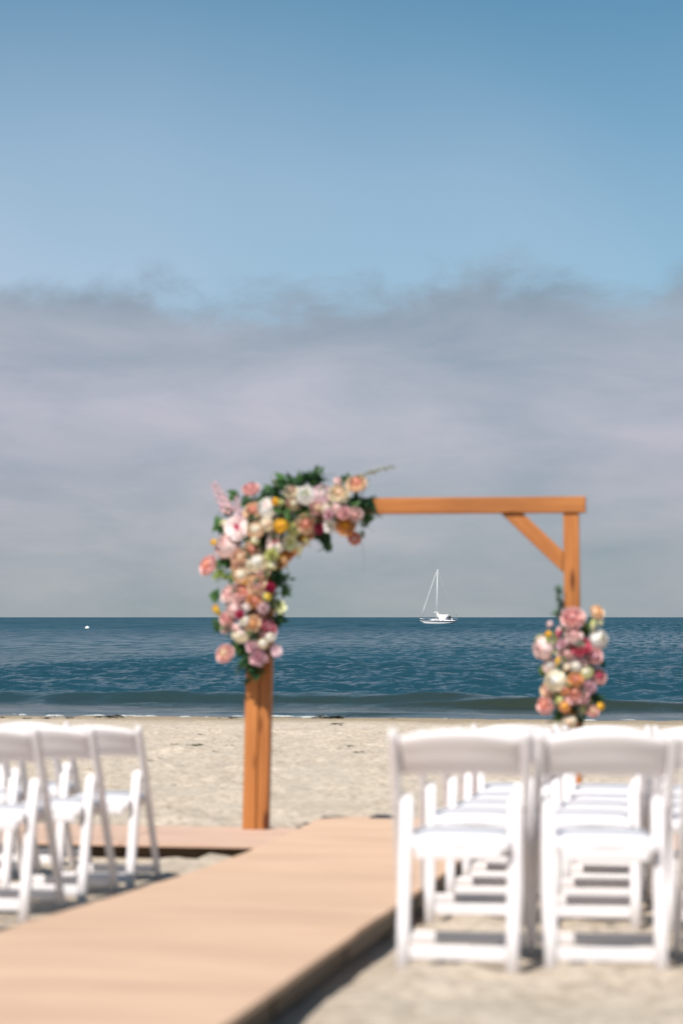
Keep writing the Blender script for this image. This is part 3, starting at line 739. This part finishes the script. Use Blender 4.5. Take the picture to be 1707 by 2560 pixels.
for c_ in ('dark', 'mid', 'lime', 'grey'):
    for v_ in range(3):
        vs, fs = [], []
        leaf_pts(vs, fs, Vector((0, 0, 0)), Vector((0, 0, 1)), Vector((0, -1, 0)), 1.0, (.5, .62, .42)[v_], (.15, .3, .05)[v_], 7, .2)
        me = mesh_from('leaf', vs, fs); me.materials.append(M_LEAF[c_]); LEAFM[c_, v_] = me
def leaf_patch(x, y, r_, n, col, parent, mapper, zoom, size=(.055, .10), off=.10):
    for i in range(n):
        th = random.uniform(0, 6.28); rr = r_ * math.sqrt(random.random()) * .8
        c0 = on_arch(*mapper(x + rr * math.cos(th), y + rr * math.sin(th)), off + random.uniform(-.035, .03))
        d_ = Vector((math.cos(th) + random.uniform(-.8, .8), random.uniform(-.5, .2), -math.sin(th) + random.uniform(-.8, .8))).normalized()
        nv = Vector((random.uniform(-.6, .4), -1, random.uniform(-.1, .9))); nv = (nv - d_ * nv.dot(d_)).normalized()
        yv = nv * -1; M = Matrix((yv.cross(d_), yv, d_)).transposed()
        o = bpy.data.objects.new('leaf', LEAFM[col if random.random() < .75 else random.choice(('dark', 'mid')), random.randint(0, 2)]); COL.objects.link(o)
        L = random.uniform(*size); o.scale = (L,) * 3; o.rotation_euler = M.to_euler(); o.location = c0 - d_ * L * .5; in_parent(o, parent)
for q in [(690,190,85,14,'mid'),(900,160,90,16,'dark'),(600,265,60,8,'dark'),(545,300,45,5,'dark'),(790,170,50,6,'dark'),(1150,190,45,6,'mid'),(1200,335,65,9,'dark'),(1290,350,40,5,'dark'),(1290,465,35,4,'dark'),(985,640,45,6,'dark'),(950,590,40,4,'dark'),
          (640,900,60,8,'dark'),(690,985,40,5,'dark'),(650,1205,45,6,'dark'),(395,1450,48,6,'mid'),(440,1560,42,6,'dark'),(350,1400,30,3,'mid'),(245,790,50,7,'mid'),(215,870,45,5,'lime'),(205,520,40,5,'mid'),(310,285,32,4,'mid'),(500,640,40,5,'mid'),
          (640,590,50,6,'dark'),(560,590,40,5,'dark'),(700,460,50,6,'dark'),(170,1055,38,5,'mid'),(190,1255,28,4,'mid'),(760,560,45,5,'dark'),(1060,470,40,4,'dark'),(420,470,40,4,'dark'),(390,590,35,4,'grey'),(300,900,35,4,'lime'),(600,1090,40,4,'mid'),(270,420,35,4,'mid'),(420,330,38,4,'dark'),(310,1100,30,3,'dark')]:
    leaf_patch(*q, garl, z1, 2.958)
def wisp(a_, mid_, b_, off, parent, mapper, thick=.0022, seeds=24, col='pale'):
    p0, p1, p2 = (on_arch(*mapper(*q), off) for q in (a_, mid_, b_)); pl = []
    for i in range(12):
        w = i / 11; pl.append((p0 * (1 - w) ** 2 + p1 * 2 * w * (1 - w) + p2 * w * w) - parent.location)
    o = link('grass_wisp', tube_mesh('grass_wisp', pl, [thick * (1 - .05 * i) for i in range(12)], 5), M_LEAF[col], parent)
    if seeds:
        vs, fs = [], []
        for i in range(seeds):
            k_ = 4 + 7 * i / seeds; a0 = int(k_); q = pl[a0].lerp(pl[min(a0 + 1, 11)], k_ - a0)
            d_ = Vector((random.uniform(-1, 1), random.uniform(-1, 1), random.uniform(-.6, 1))).normalized()
            leaf_pts(vs, fs, q, d_, d_.orthogonal().normalized(), random.uniform(.018, .03), .009)
        link('seed_head', mesh_from('seed_head', vs, fs), M_LEAF[col], o)
wisp((1130, 230), (1260, 110), (1500, 85), .14, garl, z1, seeds=46)
wisp((1180, 480), (1290, 640), (1265, 850), .12, garl, z1, thick=.0012, seeds=0, col='dark')
wisp((1200, 470), (1300, 500), (1350, 580), .12, garl, z1, thick=.0012, seeds=0, col='dark')
wisp((560, 1480), (700, 1560), (760, 1640), .10, garl, z1, thick=.0012, seeds=0, col='dark')

clus = empty('flower_cluster', st(ARS, -.51, .75))
tag(clus, 'smaller bouquet of pink, white and orange flowers tied to the arch\'s right post', 'flower bouquet')
z2 = lambda x, y: (1240 + x / 3.618, 1200 + y / 3.618)
RIGHT = [(690,1245,84,'rose','pink','rosepink'),(915,1195,58,'rose','peach','deep_peach'),(945,1285,34,'bud','palelime','cream'),(875,1320,50,'tulip','palelime','lime'),(565,1380,50,'tulip','hot','pink'),(465,1395,40,'bud','yellow','orange'),
 (425,1515,90,'peony','blush','pink'),(392,1445,44,'ranunculus','palelime','cream'),(700,1405,66,'rose','blush','pink'),(765,1500,70,'rose','hot','rosepink'),(925,1437,75,'peony','white','cream'),(890,1592,64,'rose','pink','mauve'),
 (640,1570,76,'rose','blush','pink'),(555,1640,38,'tulip','yellow','orange'),(488,1680,60,'rose','blush','white'),(540,1812,90,'peony','cream','white'),(715,1688,44,'ranunculus','white','cream'),(812,1735,54,'ranunculus','palelime','cream'),
 (715,1800,54,'rose','deep_peach','coral'),(925,1772,66,'rose','pink','hot'),(715,1922,80,'rose','pink','coral'),(622,1890,46,'rose','deep_peach','coral'),(470,1892,60,'rose','peach','pink'),(438,2030,70,'rose','pink','coral'),
 (840,1870,58,'carnation','mauve','lilac'),(620,2050,46,'ranunculus','deep_peach','orange'),(560,1985,54,'bud','palelime','lime'),(792,2068,48,'bud','palelime','lime'),(870,2090,46,'rose','pink','peach'),(945,2045,32,'ranunculus','yellow','orange'),
 (660,2190,58,'ranunculus','cream','peach'),(590,1480,44,'carnation','lilac','mauve'),(480,1300,36,'bud','lilac','blush'),(770,1640,48,'carnation','lilac','brown'),(630,1690,44,'bud','peach','cream'),(790,1980,44,'carnation','pink','mauve')]
for (x, y, r_, kind, co, ci) in RIGHT:
    px, py = z2(x, y); q = (1430, min(max(py, 1570), 1770)); dd = math.hypot(px - q[0], py - q[1])
    off = .08 + .13 * max(0, 1 - (dd / 85) ** 2) + random.uniform(-.015, .03) - r_ / 3.618 * PXM * .3 + (.02 if r_ < 47 else 0)
    p_ = on_arch(px, py, off); fd, _ = outward(px, py, p_, (dd, q), 80.0)
    rad = r_ / 3.618 * PXM * (1.25 if kind != 'tulip' else 1.25)
    if kind == 'tulip': fd = (fd * .35 + Vector((random.uniform(-.4, .4), 0, 1))).normalized()
    bloom(kind, co, ci, clus, p_, rad, fd)
    if py < 1545 or dd > 66:
        c0 = on_arch(*q, .09)
        link('flower_stem', tube_mesh('flower_stem', [Vector(v_) - clus.location for v_ in (c0, (c0 + p_) / 2 + Vector((0, 0, .01)), p_ - fd * rad * .9)], .0035, 6), M_LEAF['mid'], clus)
for i in range(46):
    p_ = on_arch(1430 + random.uniform(-28, 28), random.uniform(1575, 1775), random.uniform(.05, .13))
    d_ = Vector((random.uniform(-1, 1), -random.uniform(.1, .9), random.uniform(-.8, .9))).normalized()
    sprig(random.choice(('ruscus', 'ruscus', 'euca', 'broad')), random.choice(('dark', 'dark', 'mid', 'grey', 'lime')), clus, p_, d_, random.uniform(.09, .15))
for (s_, c_, a_, b_) in [('euca','grey',(580,1250),(575,960)),('euca','grey',(600,1240),(560,1010)),('ruscus','grey',(580,1330),(540,1130)),('euca','grey',(520,1400),(460,1270)),('broad','dark',(640,2040),(560,2200)),('broad','dark',(850,1940),(930,2060)),
                         ('ruscus','dark',(860,1900),(940,1960)),('broad','mid',(700,1980),(690,2120)),('ruscus','lime',(760,1400),(780,1290)),('ruscus','lime',(850,1400),(860,1300)),('ruscus','mid',(480,1650),(420,1720)),
                         ('broad','dark',(760,2080),(800,2200)),('ruscus','dark',(880,1640),(950,1590)),('ruscus','mid',(600,2060),(560,2180))]:
    p0, p1 = on_arch(*z2(*a_), .11), on_arch(*z2(*b_), .12); sprig(s_, c_, clus, p0, p1 - p0, (p1 - p0).length * .95)

for q in [(570,2150,50,6,'mid'),(910,1975,50,6,'dark'),(700,2030,60,6,'dark'),(610,1740,45,4,'dark'),(865,1530,40,4,'mid'),(560,1470,45,4,'grey'),(760,2150,45,5,'dark'),(430,1710,35,4,'lime'),(800,1350,45,5,'lime'),(760,1760,45,4,'dark'),(560,1930,40,4,'mid'),(940,1650,35,3,'dark')]:
    leaf_patch(*q, clus, z2, 3.618, (.045, .08), .08)
leaf_patch(575, 1010, 45, 6, 'grey', clus, z2, 3.618, (.03, .05), .09); leaf_patch(580, 1120, 50, 7, 'grey', clus, z2, 3.618, (.03, .05), .09); leaf_patch(550, 1210, 40, 4, 'grey', clus, z2, 3.618, (.03, .05), .09)

# ------------------------------------------------------------------ folding chairs
def build_chair():
    """faces +Y, origin on the ground in the middle; about .44 wide, .78 tall"""
    root = empty('folding_chair')
    # back uprights run down to the front feet
    for sx_ in (-1, 1):
        up = [(sx_ * .212, .235, 0), (sx_ * .212, .165, .12), (sx_ * .212, .065, .30), (sx_ * .212, -.02, .46), (sx_ * .212, -.095, .60), (sx_ * .212, -.155, .70), (sx_ * .212, -.196, .765), (sx_ * .212, -.212, .785)]
        me = sweep_mesh('front_leg', up, [.028, .028, .028, .028, .028, .029, .030, .020], [.040, .042, .044, .046, .044, .040, .034, .022], bevel=.45)
        link('front_leg', me, M_CHAIR, root)
        rl = [(sx_ * .176, -.190, 0), (sx_ * .176, -.165, .16), (sx_ * .176, -.120, .38), (sx_ * .176, -.078, .55), (sx_ * .176, -.070, .575)]
        me = sweep_mesh('rear_leg', rl, [.042, .042, .042, .042, .032], [.038, .040, .042, .038, .02], bevel=.45)
        o = link('rear_leg', me, M_CHAIR, root)
        link('hinge_pin', tube_mesh('hinge_pin', [(sx_ * .156, -.080, .535), (sx_ * .222, -.080, .535)], .006, 8), M_STEEL, o)
        link('side_rail', sweep_mesh('side_rail', [(sx_ * .150, -.185, .415), (sx_ * .150, .20, .435)], .018, .034, bevel=.4), M_CHAIR, root)
    # curved back slat with an arched, rolled top edge
    nx, vs, fs = 15, [], []
    prof2 = [(.014, .00), (.014, .05), (.012, .10), (.006, .135), (-.006, .146), (-.018, .138), (-.024, .120), (-.018, .09), (-.014, .05), (-.014, .00), (.0, -.008)]
    mp = len(prof2)
    for i in range(nx):
        u = i / (nx - 1) * 2 - 1; x = u * .196
        bow = -.030 * (1 - u * u); arch_ = .020 * (1 - u * u)
        for (dy, dz) in prof2:
            zb = .648 + dz * .80 + arch_ * (.30 + .95 * dz / .146)
            yc = -.118 - (dz) * .50 + bow + .010
            vs.append((x, yc + dy, zb))
    for i in range(nx - 1):
        for j in range(mp): fs.append((i * mp + j, (i + 1) * mp + j, (i + 1) * mp + (j + 1) % mp, i * mp + (j + 1) % mp))
    fs.append(tuple(range(mp))); fs.append(tuple((nx - 1) * mp + j for j in range(mp))[::-1])
    bm = bmesh.new(); me = mesh_from('back_slat', vs, fs); bm.from_mesh(me); bmesh.ops.recalc_face_normals(bm, faces=bm.faces); bm.to_mesh(me); bm.free()
    link('back_slat', me, M_CHAIR, root)
    # seat pan with padded cushion, slightly domed and raked back
    n = 9; P = []
    def dome(u, v_):
        e = max(abs(u), abs(v_)); return (1 - e ** 4)
    vs, fs = [], []
    for i in range(n):
        for j in range(n):
            u, v_ = i / (n - 1) * 2 - 1, j / (n - 1) * 2 - 1
            k1 = 1 - .05 * (u * u * v_ * v_)
            vs.append((u * .172 * k1, .005 + v_ * .195 * k1, .446 + .012 * v_ + .016 * dome(u, v_)))
    for i in range(n):
        for j in range(n):
            u, v_ = i / (n - 1) * 2 - 1, j / (n - 1) * 2 - 1; k1 = 1 - .05 * (u * u * v_ * v_)
            vs.append((u * .170 * k1, .005 + v_ * .193 * k1, .424 + .012 * v_))
    idx = lambda i, j, l: l * n * n + i * n + j
    for i in range(n - 1):
        for j in range(n - 1):
            fs.append((idx(i, j, 0), idx(i + 1, j, 0), idx(i + 1, j + 1, 0), idx(i, j + 1, 0)))
            fs.append((idx(i, j, 1), idx(i, j + 1, 1), idx(i + 1, j + 1, 1), idx(i + 1, j, 1)))
    for j in range(n - 1):
        fs.append((idx(0, j, 0), idx(0, j + 1, 0), idx(0, j + 1, 1), idx(0, j, 1))); fs.append((idx(n - 1, j, 0), idx(n - 1, j, 1), idx(n - 1, j + 1, 1), idx(n - 1, j + 1, 0)))
        fs.append((idx(j, 0, 0), idx(j, 0, 1), idx(j + 1, 0, 1), idx(j + 1, 0, 0))); fs.append((idx(j, n - 1, 0), idx(j + 1, n - 1, 0), idx(j + 1, n - 1, 1), idx(j, n - 1, 1)))
    link('seat', mesh_from('seat', vs, fs), M_PAD, root)
    link('seat_rail', box_mesh('seat_rail', .278, .022, .044, .006, 2, (0, -.178, .395)), M_CHAIR, root)
    link('seat_rail', box_mesh('seat_rail', .278, .022, .036, .006, 2, (0, .185, .410)), M_CHAIR, root)
    link('rear_stretcher', box_mesh('rear_stretcher', .312, .020, .046, .006, 2, (0, -.177, .075)), M_CHAIR, root)
    link('front_stretcher', box_mesh('front_stretcher', .388, .020, .040, .006, 2, (0, .182, .088)), M_CHAIR, root)
    return root
proto = build_chair(); first = [True]
def copy_tree(o, parent=None):
    c = o.copy(); COL.objects.link(c); c.parent = parent
    for ch in list(o.children): copy_tree(ch, c)
    return c
def put_chair(x, y, yaw, label, group, anchor):
    """x, y: where the rear foot nearest the walkway stands"""
    o = proto if first[0] else copy_tree(proto); first[0] = False
    rot = Matrix.Rotation(-yaw, 3, 'Z')
    off = rot @ Vector((anchor * .176, -.190, 0)); c0 = Vector((x, y, 0)) - off
    fwd = rot @ Vector((0, 1, 0)); sd_ = rot @ Vector((1, 0, 0))
    g = lambda v_: ground(c0.x + v_.x, c0.y + v_.y)
    pitch = math.atan2(g(fwd * .235) - g(fwd * -.19), .425); roll = math.atan2(g(sd_ * .2) - g(sd_ * -.2), .4)
    c0.z = (g(fwd * .235) * .19 + g(fwd * -.19) * .235) / .425 - .012
    o.location = c0; o.rotation_euler = Euler((pitch, -roll, -yaw), 'XYZ')
    tag(o, label, 'chair', group); return o
rows_r = [(.195, 6.38), (.351, 7.95), (.478, 8.80), (.598, 9.58), (.732, 10.48)]
rw = ['nearest row', 'second row', 'third row', 'fourth row', 'row nearest the sea']
cw = ['beside the walkway', 'second from the walkway', 'third from the walkway']
GR, GL = 'white folding chairs right of the walkway', 'white folding chairs left of the walkway'
for i, (x, y) in enumerate(rows_r):
    for j in range(3):
        yaw = A * .75 + R(random.uniform(-3, 3))
        p_ = Vector((x, y, 0)) + RT * (j * .472) + Vector((random.uniform(-.008, .008), random.uniform(-.02, .02), 0)) * (j > 0 or 0)
        if i == 0: p_.y += [0, .055, .07][j]; yaw = R([8, 2, 4][j])
        put_chair(p_.x, p_.y, yaw, 'white folding chair right of the walkway, %s, %s' % (rw[i], cw[j]), GR, -1)
L_ = [((-1.41, 7.04), 10, 'white folding chair cut by the left picture edge, nearest row left of the walkway'),
      ((-1.268, 7.95), 9, 'white folding chair left of the walkway, second row, beside the walkway'),
      ((-1.13, 8.66), 9, 'white folding chair left of the walkway, third row, beside the walkway'),
      ((-.991, 9.33), 9, 'white folding chair left of the walkway, fourth row, beside the walkway and nearest the arch'),
      ((-1.594, 9.47), 9, 'white folding chair left of the walkway, fourth row, second from the walkway'),
      ((-1.465, 10.33), 9, 'white folding chair left of the walkway, alone in the row nearest the platform')]
for (x, y), yw, lb in L_:
    put_chair(x, y, R(yw + random.uniform(-1.5, 1.5)), lb, GL, 1)

# ------------------------------------------------------------------ sailing boat
M_HULL = plain('boat_white', (.78, .76, .76), .35)
M_NAVY = plain('boat_navy', (.03, .035, .07), .4)
M_CANVAS = var_mat('boat_canvas', (.70, .67, .66), (.80, .77, .76), 3, .8, .2)
M_DARK = plain('boat_dark', (.012, .02, .02), .6)
M_BLUE = plain('boat_blue', (.05, .09, .18), .6)
M_ALU = plain('spar_white', (.80, .77, .77), .35)
D0 = 2.14 * F / 16.6
px0, pw = 1020 + 720 / 9.8, 1560.2
boat = empty('sailing_boat', at(1020 + 740 / 9.8, pw, D0) + Vector((0, 0, 0)))
boat.location.z = SEA
tag(boat, 'white sailing yacht with bare mast and white spray hood anchored offshore', 'sailing boat')
K = D0 / F / 9.8
bx = lambda x: (x - 740) * K
bz = lambda y: (1570 - y) * K
# hull lofted from sections: x position, half beam, deck height, keel height
secs = []
for x, hb, zd, zk in ((308, .02, 1478, 1500), (345, .42, 1482, 1532), (390, .80, 1486, 1572), (480, 1.25, 1490, 1590), (600, 1.6, 1494, 1600), (740, 1.75, 1497, 1604), (880, 1.7, 1499, 1598), (1000, 1.55, 1500, 1582), (1090, 1.4, 1500, 1560), (1172, 1.2, 1499, 1536)):
    secs.append((bx(x), hb, bz(zd), bz(zk)))
vs, fs, ms = [], [], []
nn = 9
for (x, hb, zd, zk) in secs:
    for j in range(-nn, nn + 1):
        w = abs(j) / nn; y_ = hb * float(np.interp(w, [0, .2, .4, .6, .8, 1], [0, .5, .82, .93, .97, 1])) * (1 if j >= 0 else -1); z_ = zk + (zd - zk) * float(np.interp(w, [0, .2, .4, .6, .8, 1], [0, .05, .18, .42, .72, 1]))
        vs.append((x + (.25 * w if x < bx(320) else 0) * -1, y_, z_))
mm_ = 2 * nn + 1
for i in range(len(secs) - 1):
    for j in range(mm_ - 1):
        fs.append((i * mm_ + j, i * mm_ + j + 1, (i + 1) * mm_ + j + 1, (i + 1) * mm_ + j))
fs.append(tuple((len(secs) - 1) * mm_ + j for j in range(mm_)))
hull = link('hull', mesh_from('hull', vs, fs), M_HULL, boat)
dk = []
for (x, hb, zd, zk) in secs: dk += [(x, -hb * .99, zd - .02), (x, 0, zd + .04), (x, hb * .99, zd - .02)]
link('deck', mesh_from('deck', dk, [(i * 3 + j, i * 3 + j + 1, i * 3 + j + 4, i * 3 + j + 3) for i in range(len(secs) - 1) for j in (0, 1)]), M_HULL, hull)
bm = bmesh.new(); bm.from_mesh(hull.data); bmesh.ops.recalc_face_normals(bm, faces=bm.faces); bm.to_mesh(hull.data); bm.free()
for sy in (-1, 1):
    pl = [Vector((s_[0], sy * (s_[1] + .03), s_[2] - .09)) for s_ in secs]
    link('sheer_stripe', sweep_mesh('sheer_stripe', pl, .08, .24, side=Vector((0, 1, 0)), bevel=.2), M_NAVY, hull)
    link('rub_rail', sweep_mesh('rub_rail', [v_ + Vector((0, 0, .14)) for v_ in pl], .10, .07, side=Vector((0, 1, 0)), bevel=.4), M_HULL, hull)
def bpoly(name, pts, y0, y1, mat, bev=.03, parent=None):
    bm = bmesh.new(); n = len(pts)
    a = [bm.verts.new((bx(x), y0, bz(y))) for x, y in pts]; b = [bm.verts.new((bx(x), y1, bz(y))) for x, y in pts]
    bm.faces.new(a); bm.faces.new(b[::-1])
    for i in range(n): bm.faces.new((a[i], b[i], b[(i + 1) % n], a[(i + 1) % n]))
    bmesh.ops.recalc_face_normals(bm, faces=bm.faces)
    bmesh.ops.bevel(bm, geom=bm.edges[:], offset=bev, segments=2, affect='EDGES')
    me = bpy.data.meshes.new(name); bm.to_mesh(me); bm.free(); return link(name, me, mat, parent or boat)
cab = bpoly('cabin', [(540, 1496), (566, 1454), (600, 1450), (790, 1462), (1040, 1478), (1040, 1499)], -1.0, 1.0, M_HULL, .05)
for x in (650, 720, 830):
    bpoly('cabin_window', [(x, 1482), (x + 6, 1470), (x + 42, 1471), (x + 36, 1484)], -1.06, -1.005, M_DARK, .008, cab)
bpoly('spray_hood', [(778, 1472), (772, 1350), (800, 1342), (1000, 1340), (960, 1395), (905, 1475)], -.95, .95, M_CANVAS, .10)
bpoly('blue_bundle', [(905, 1476), (945, 1412), (985, 1402), (990, 1476)], -.6, .6, M_BLUE, .08)
bpoly('dark_cover', [(990, 1472), (985, 1395), (1022, 1365), (1048, 1395), (1050, 1470)], -.45, .45, M_DARK, .12)
bpoly('cockpit_coaming', [(1050, 1500), (1055, 1430), (1072, 1430), (1085, 1480), (1150, 1488), (1165, 1499)], -.9, .9, M_HULL, .04)
bt = lambda x, y, yy=0: (bx(x), yy, bz(y))
mast = link('mast', tube_mesh('mast', [bt(694, 1480), bt(700, 1000), bt(718, 240)], [.13, .12, .09], 10), M_ALU, boat)
link('masthead', box_mesh('masthead', .5, .12, .12, .02, 2, bt(722, 250)), M_ALU, mast)
link('furled_sail', tube_mesh('furled_sail', [bt(318, 1410), bt(395, 1170), bt(500, 860), bt(690, 300)], [.11, .13, .10, .05], 8), M_CANVAS, boat)
link('boom', tube_mesh('boom', [bt(694, 1330), bt(860, 1352), bt(990, 1358)], .08, 8), M_ALU, boat)
bpoly('sail_cover', [(692, 1262), (712, 1266), (740, 1310), (785, 1395), (800, 1476), (764, 1476), (730, 1400), (692, 1350)], -.18, .18, M_CANVAS, .05)
link('radar_dome', tube_mesh('radar_dome', [bt(655, 1300), bt(655, 1294), bt(655, 1282), bt(655, 1276)], [.28, .36, .34, .15], 12), M_HULL, boat)
link('radar_bracket', tube_mesh('radar_bracket', [bt(655, 1302), bt(696, 1306)], .05, 6), M_DARK, boat)
bpoly('bow_platform', [(276, 1432), (350, 1438), (372, 1446), (340, 1450), (290, 1448)], -.25, .25, M_HULL, .03)
bpoly('bow_anchor', [(286, 1452), (350, 1456), (352, 1472), (308, 1472)], -.12, .12, M_DARK, .03)
for sy in (-1, 1):
    link('guard_rail', tube_mesh('guard_rail', [bt(300, 1432, sy * .2), bt(480, 1436, sy * 1.2), bt(740, 1442, sy * 1.65), bt(1040, 1442, sy * 1.5)], .022, 6), M_ALU, boat)
    for x, hb in ((380, .75), (520, 1.3), (660, 1.6), (860, 1.65), (960, 1.55)):
        link('stanchion', tube_mesh('stanchion', [bt(x, 1494, sy * hb), bt(x, 1440, sy * hb)], .018, 6), M_ALU, boat)
    link('stern_rail', tube_mesh('stern_rail', [bt(1085, 1492, sy * 1.3), bt(1088, 1438, sy * 1.3), bt(1205, 1440, sy * 1.1), bt(1190, 1492, sy * 1.1)], .03, 6), M_ALU, boat)
    link('shroud', tube_mesh('shroud', [bt(716, 420), bt(716, 800, sy * .8), bt(716, 1494, sy * 1.6)], .010, 5), M_ALU, boat)
link('backstay', tube_mesh('backstay', [bt(720, 250), bt(1172, 1480)], .008, 5), M_ALU, boat)
link('stern_antenna', tube_mesh('stern_antenna', [bt(1178, 1490), bt(1180, 1345)], .015, 5), M_DARK, boat)
link('stern_lamp', tube_mesh('stern_lamp', [bt(1180, 1356), bt(1180, 1348), bt(1180, 1338)], [.08, .12, .06], 8), M_DARK, boat)
boat.rotation_euler.z = R(-4)

# ------------------------------------------------------------------ buoys
M_BUOY = plain('buoy_white', (.84, .80, .79), .4)
def buoy(px, py, dia, label, squash=1.0):
    D_ = (CAMZ - SEA) * F / (py - HY)
    b_ = empty('mooring_buoy', at(px, py, D_)); b_.location.z = SEA
    prof_ = [(0.05, -.35), (.32, -.30), (.48, -.1), (.5, .1), (.42, .32), (.25, .45), (.08, .5)]
    bm = bmesh.new()
    vs, fs = [], []
    for (r_, z_) in prof_:
        for q in range(14): vs.append((r_ * dia * math.cos(q * 2 * math.pi / 14), r_ * dia * math.sin(q * 2 * math.pi / 14), z_ * dia * squash))
    for a in range(len(prof_) - 1):
        for q in range(14): fs.append((a * 14 + q, a * 14 + (q + 1) % 14, (a + 1) * 14 + (q + 1) % 14, (a + 1) * 14 + q))
    fs.append(tuple(range((len(prof_) - 1) * 14, len(prof_) * 14)))
    link('float', mesh_from('float', vs, fs), M_BUOY, b_)
    link('ring', tube_mesh('ring', [(0, 0, .48 * dia * squash), (0, 0, .68 * dia * squash)], .05 * dia, 6), M_STEEL, b_)
    tag(b_, label, 'buoy', 'mooring buoys')
buoy(219, 1571, .85, 'round white mooring buoy floating on the sea at far left')
buoy(1458, 1582, .55, 'small flat white buoy floating behind the right bouquet', .5)

# ------------------------------------------------------------------ seaweed and litter on the sand
M_WEED = var_mat('seaweed', (.018, .016, .010), (.055, .045, .022), 12, .7, .3)
M_WEEDG = var_mat('seaweed_green', (.06, .065, .03), (.12, .115, .06), 12, .7, .3)
def weed_mesh(seed, n=26):
    rnd = random.Random(seed); vs, fs = [], []
    for i in range(n):
        x, y = rnd.gauss(0, .34), rnd.gauss(0, .20); th = rnd.gauss(0, .5) + (math.pi if rnd.random() < .5 else 0)
        d_ = Vector((math.cos(th), math.sin(th), rnd.uniform(-.05, .35))).normalized()
        leaf_pts(vs, fs, Vector((x, y, rnd.uniform(.0, .06))), d_, Vector((rnd.uniform(-.5, .5), rnd.uniform(-.5, .5), 1)).normalized(), rnd.uniform(.3, .7), rnd.uniform(.06, .16), rnd.uniform(.0, .5))
    return mesh_from('seaweed', vs, fs)
WM = []
for i in range(5):
    me = weed_mesh(i); me.materials.append(M_WEED); mg = me.copy(); mg.materials.clear(); mg.materials.append(M_WEEDG); WM.append((me, mg))
def sand_at(px, py):
    """point on the beach seen at a photo pixel"""
    kx, kz = (px - CX) / F, (HY - py) / F
    lo, hi = 4.0, 60.0
    for _ in range(50):
        D_ = (lo + hi) / 2
        if CAMZ + kz * D_ > ground(kx * D_, D_): lo = D_
        else: hi = D_
    return Vector((kx * D_, D_, ground(kx * D_, D_)))
def weed(px, py, wpx, green, label, group=None):
    p_ = sand_at(px, py); o = bpy.data.objects.new('seaweed_clump', random.choice(WM)[1 if green else 0]); COL.objects.link(o)
    s_ = wpx * p_.y / F / 1.4; o.location = p_ + Vector((0, 0, .012)); o.scale = (s_, s_ * 1.9, s_ * 1.25); o.rotation_euler = (0, 0, random.uniform(-.3, .3) - A)
    tag(o, label, 'seaweed', group)
weed(277, 1795, 58, False, 'long dark seaweed heap at the water\'s edge behind the left chairs')
weed(172, 1796, 22, False, 'small dark seaweed clump at the water\'s edge, left of the long heap')
weed(820, 1797, 80, False, 'longest dark seaweed heap at the water\'s edge right of the left post')
weed(580, 1796, 24, False, 'dark seaweed clump at the water\'s edge just left of the left post')
weed(838, 1812, 30, False, 'short dark seaweed strand on the sand below the longest heap')
weed(500, 1839, 20, False, 'dark seaweed lump on the sand between the left chairs and the left post')
weed(530, 1861, 34, False, 'dark flat seaweed strand just left of the left post on the sand')
weed(573, 1868, 28, False, 'dark seaweed strand beside the left edge of the left post')
weed(488, 1866, 40, True, 'greenish seaweed patch on the sand between left chairs and left post')
weed(440, 1880, 46, True, 'wide olive seaweed patch on the sand near the left chairs')
weed(400, 1870, 30, True, 'small olive seaweed patch on the sand beside the left chairs')
weed(375, 1903, 16, False, 'dark lump of seaweed on the sand right of the left chairs')
weed(455, 1918, 12, False, 'small dark seaweed lump on the sand midway to the left post')
r5 = random.Random(77)
for i in range(46):
    px = r5.uniform(340, 1000) if i < 26 else r5.uniform(20, 1680); py = 1870 + r5.gauss(0, 8) if i < 26 else r5.uniform(1815, 1990)
    weed(px, py, r5.uniform(10, 26) * (1.15 if i < 26 else .6), r5.random() < .6, 'small scrap of dried seaweed lying on the open sand', 'scattered seaweed scraps')
for i in range(16):
    weed(r5.uniform(0, 1700), 1797 + r5.uniform(-1.5, 2), r5.uniform(8, 26), False, 'small scrap of dark seaweed at the water\'s edge', 'seaweed scraps at the water line')
# small, very low dark blue-grey shape on the far end of the walkway
M_MOUND = var_mat('dark_blue_grey', (.02, .024, .035), (.045, .05, .065), 20, .8, .2, bump=.4, bscale=60)
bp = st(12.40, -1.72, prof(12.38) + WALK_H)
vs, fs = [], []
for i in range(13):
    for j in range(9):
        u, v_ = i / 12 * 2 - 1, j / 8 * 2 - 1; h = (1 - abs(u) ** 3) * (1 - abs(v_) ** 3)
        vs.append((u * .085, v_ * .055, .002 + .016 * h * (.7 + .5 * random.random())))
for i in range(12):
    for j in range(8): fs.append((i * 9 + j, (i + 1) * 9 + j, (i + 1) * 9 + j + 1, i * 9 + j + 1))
mound = link('dark_mound', mesh_from('dark_mound', vs, fs), M_MOUND, None, bp, (0, 0, -A))
tag(mound, 'small low dark shape at the far end of the walkway', 'bundle')
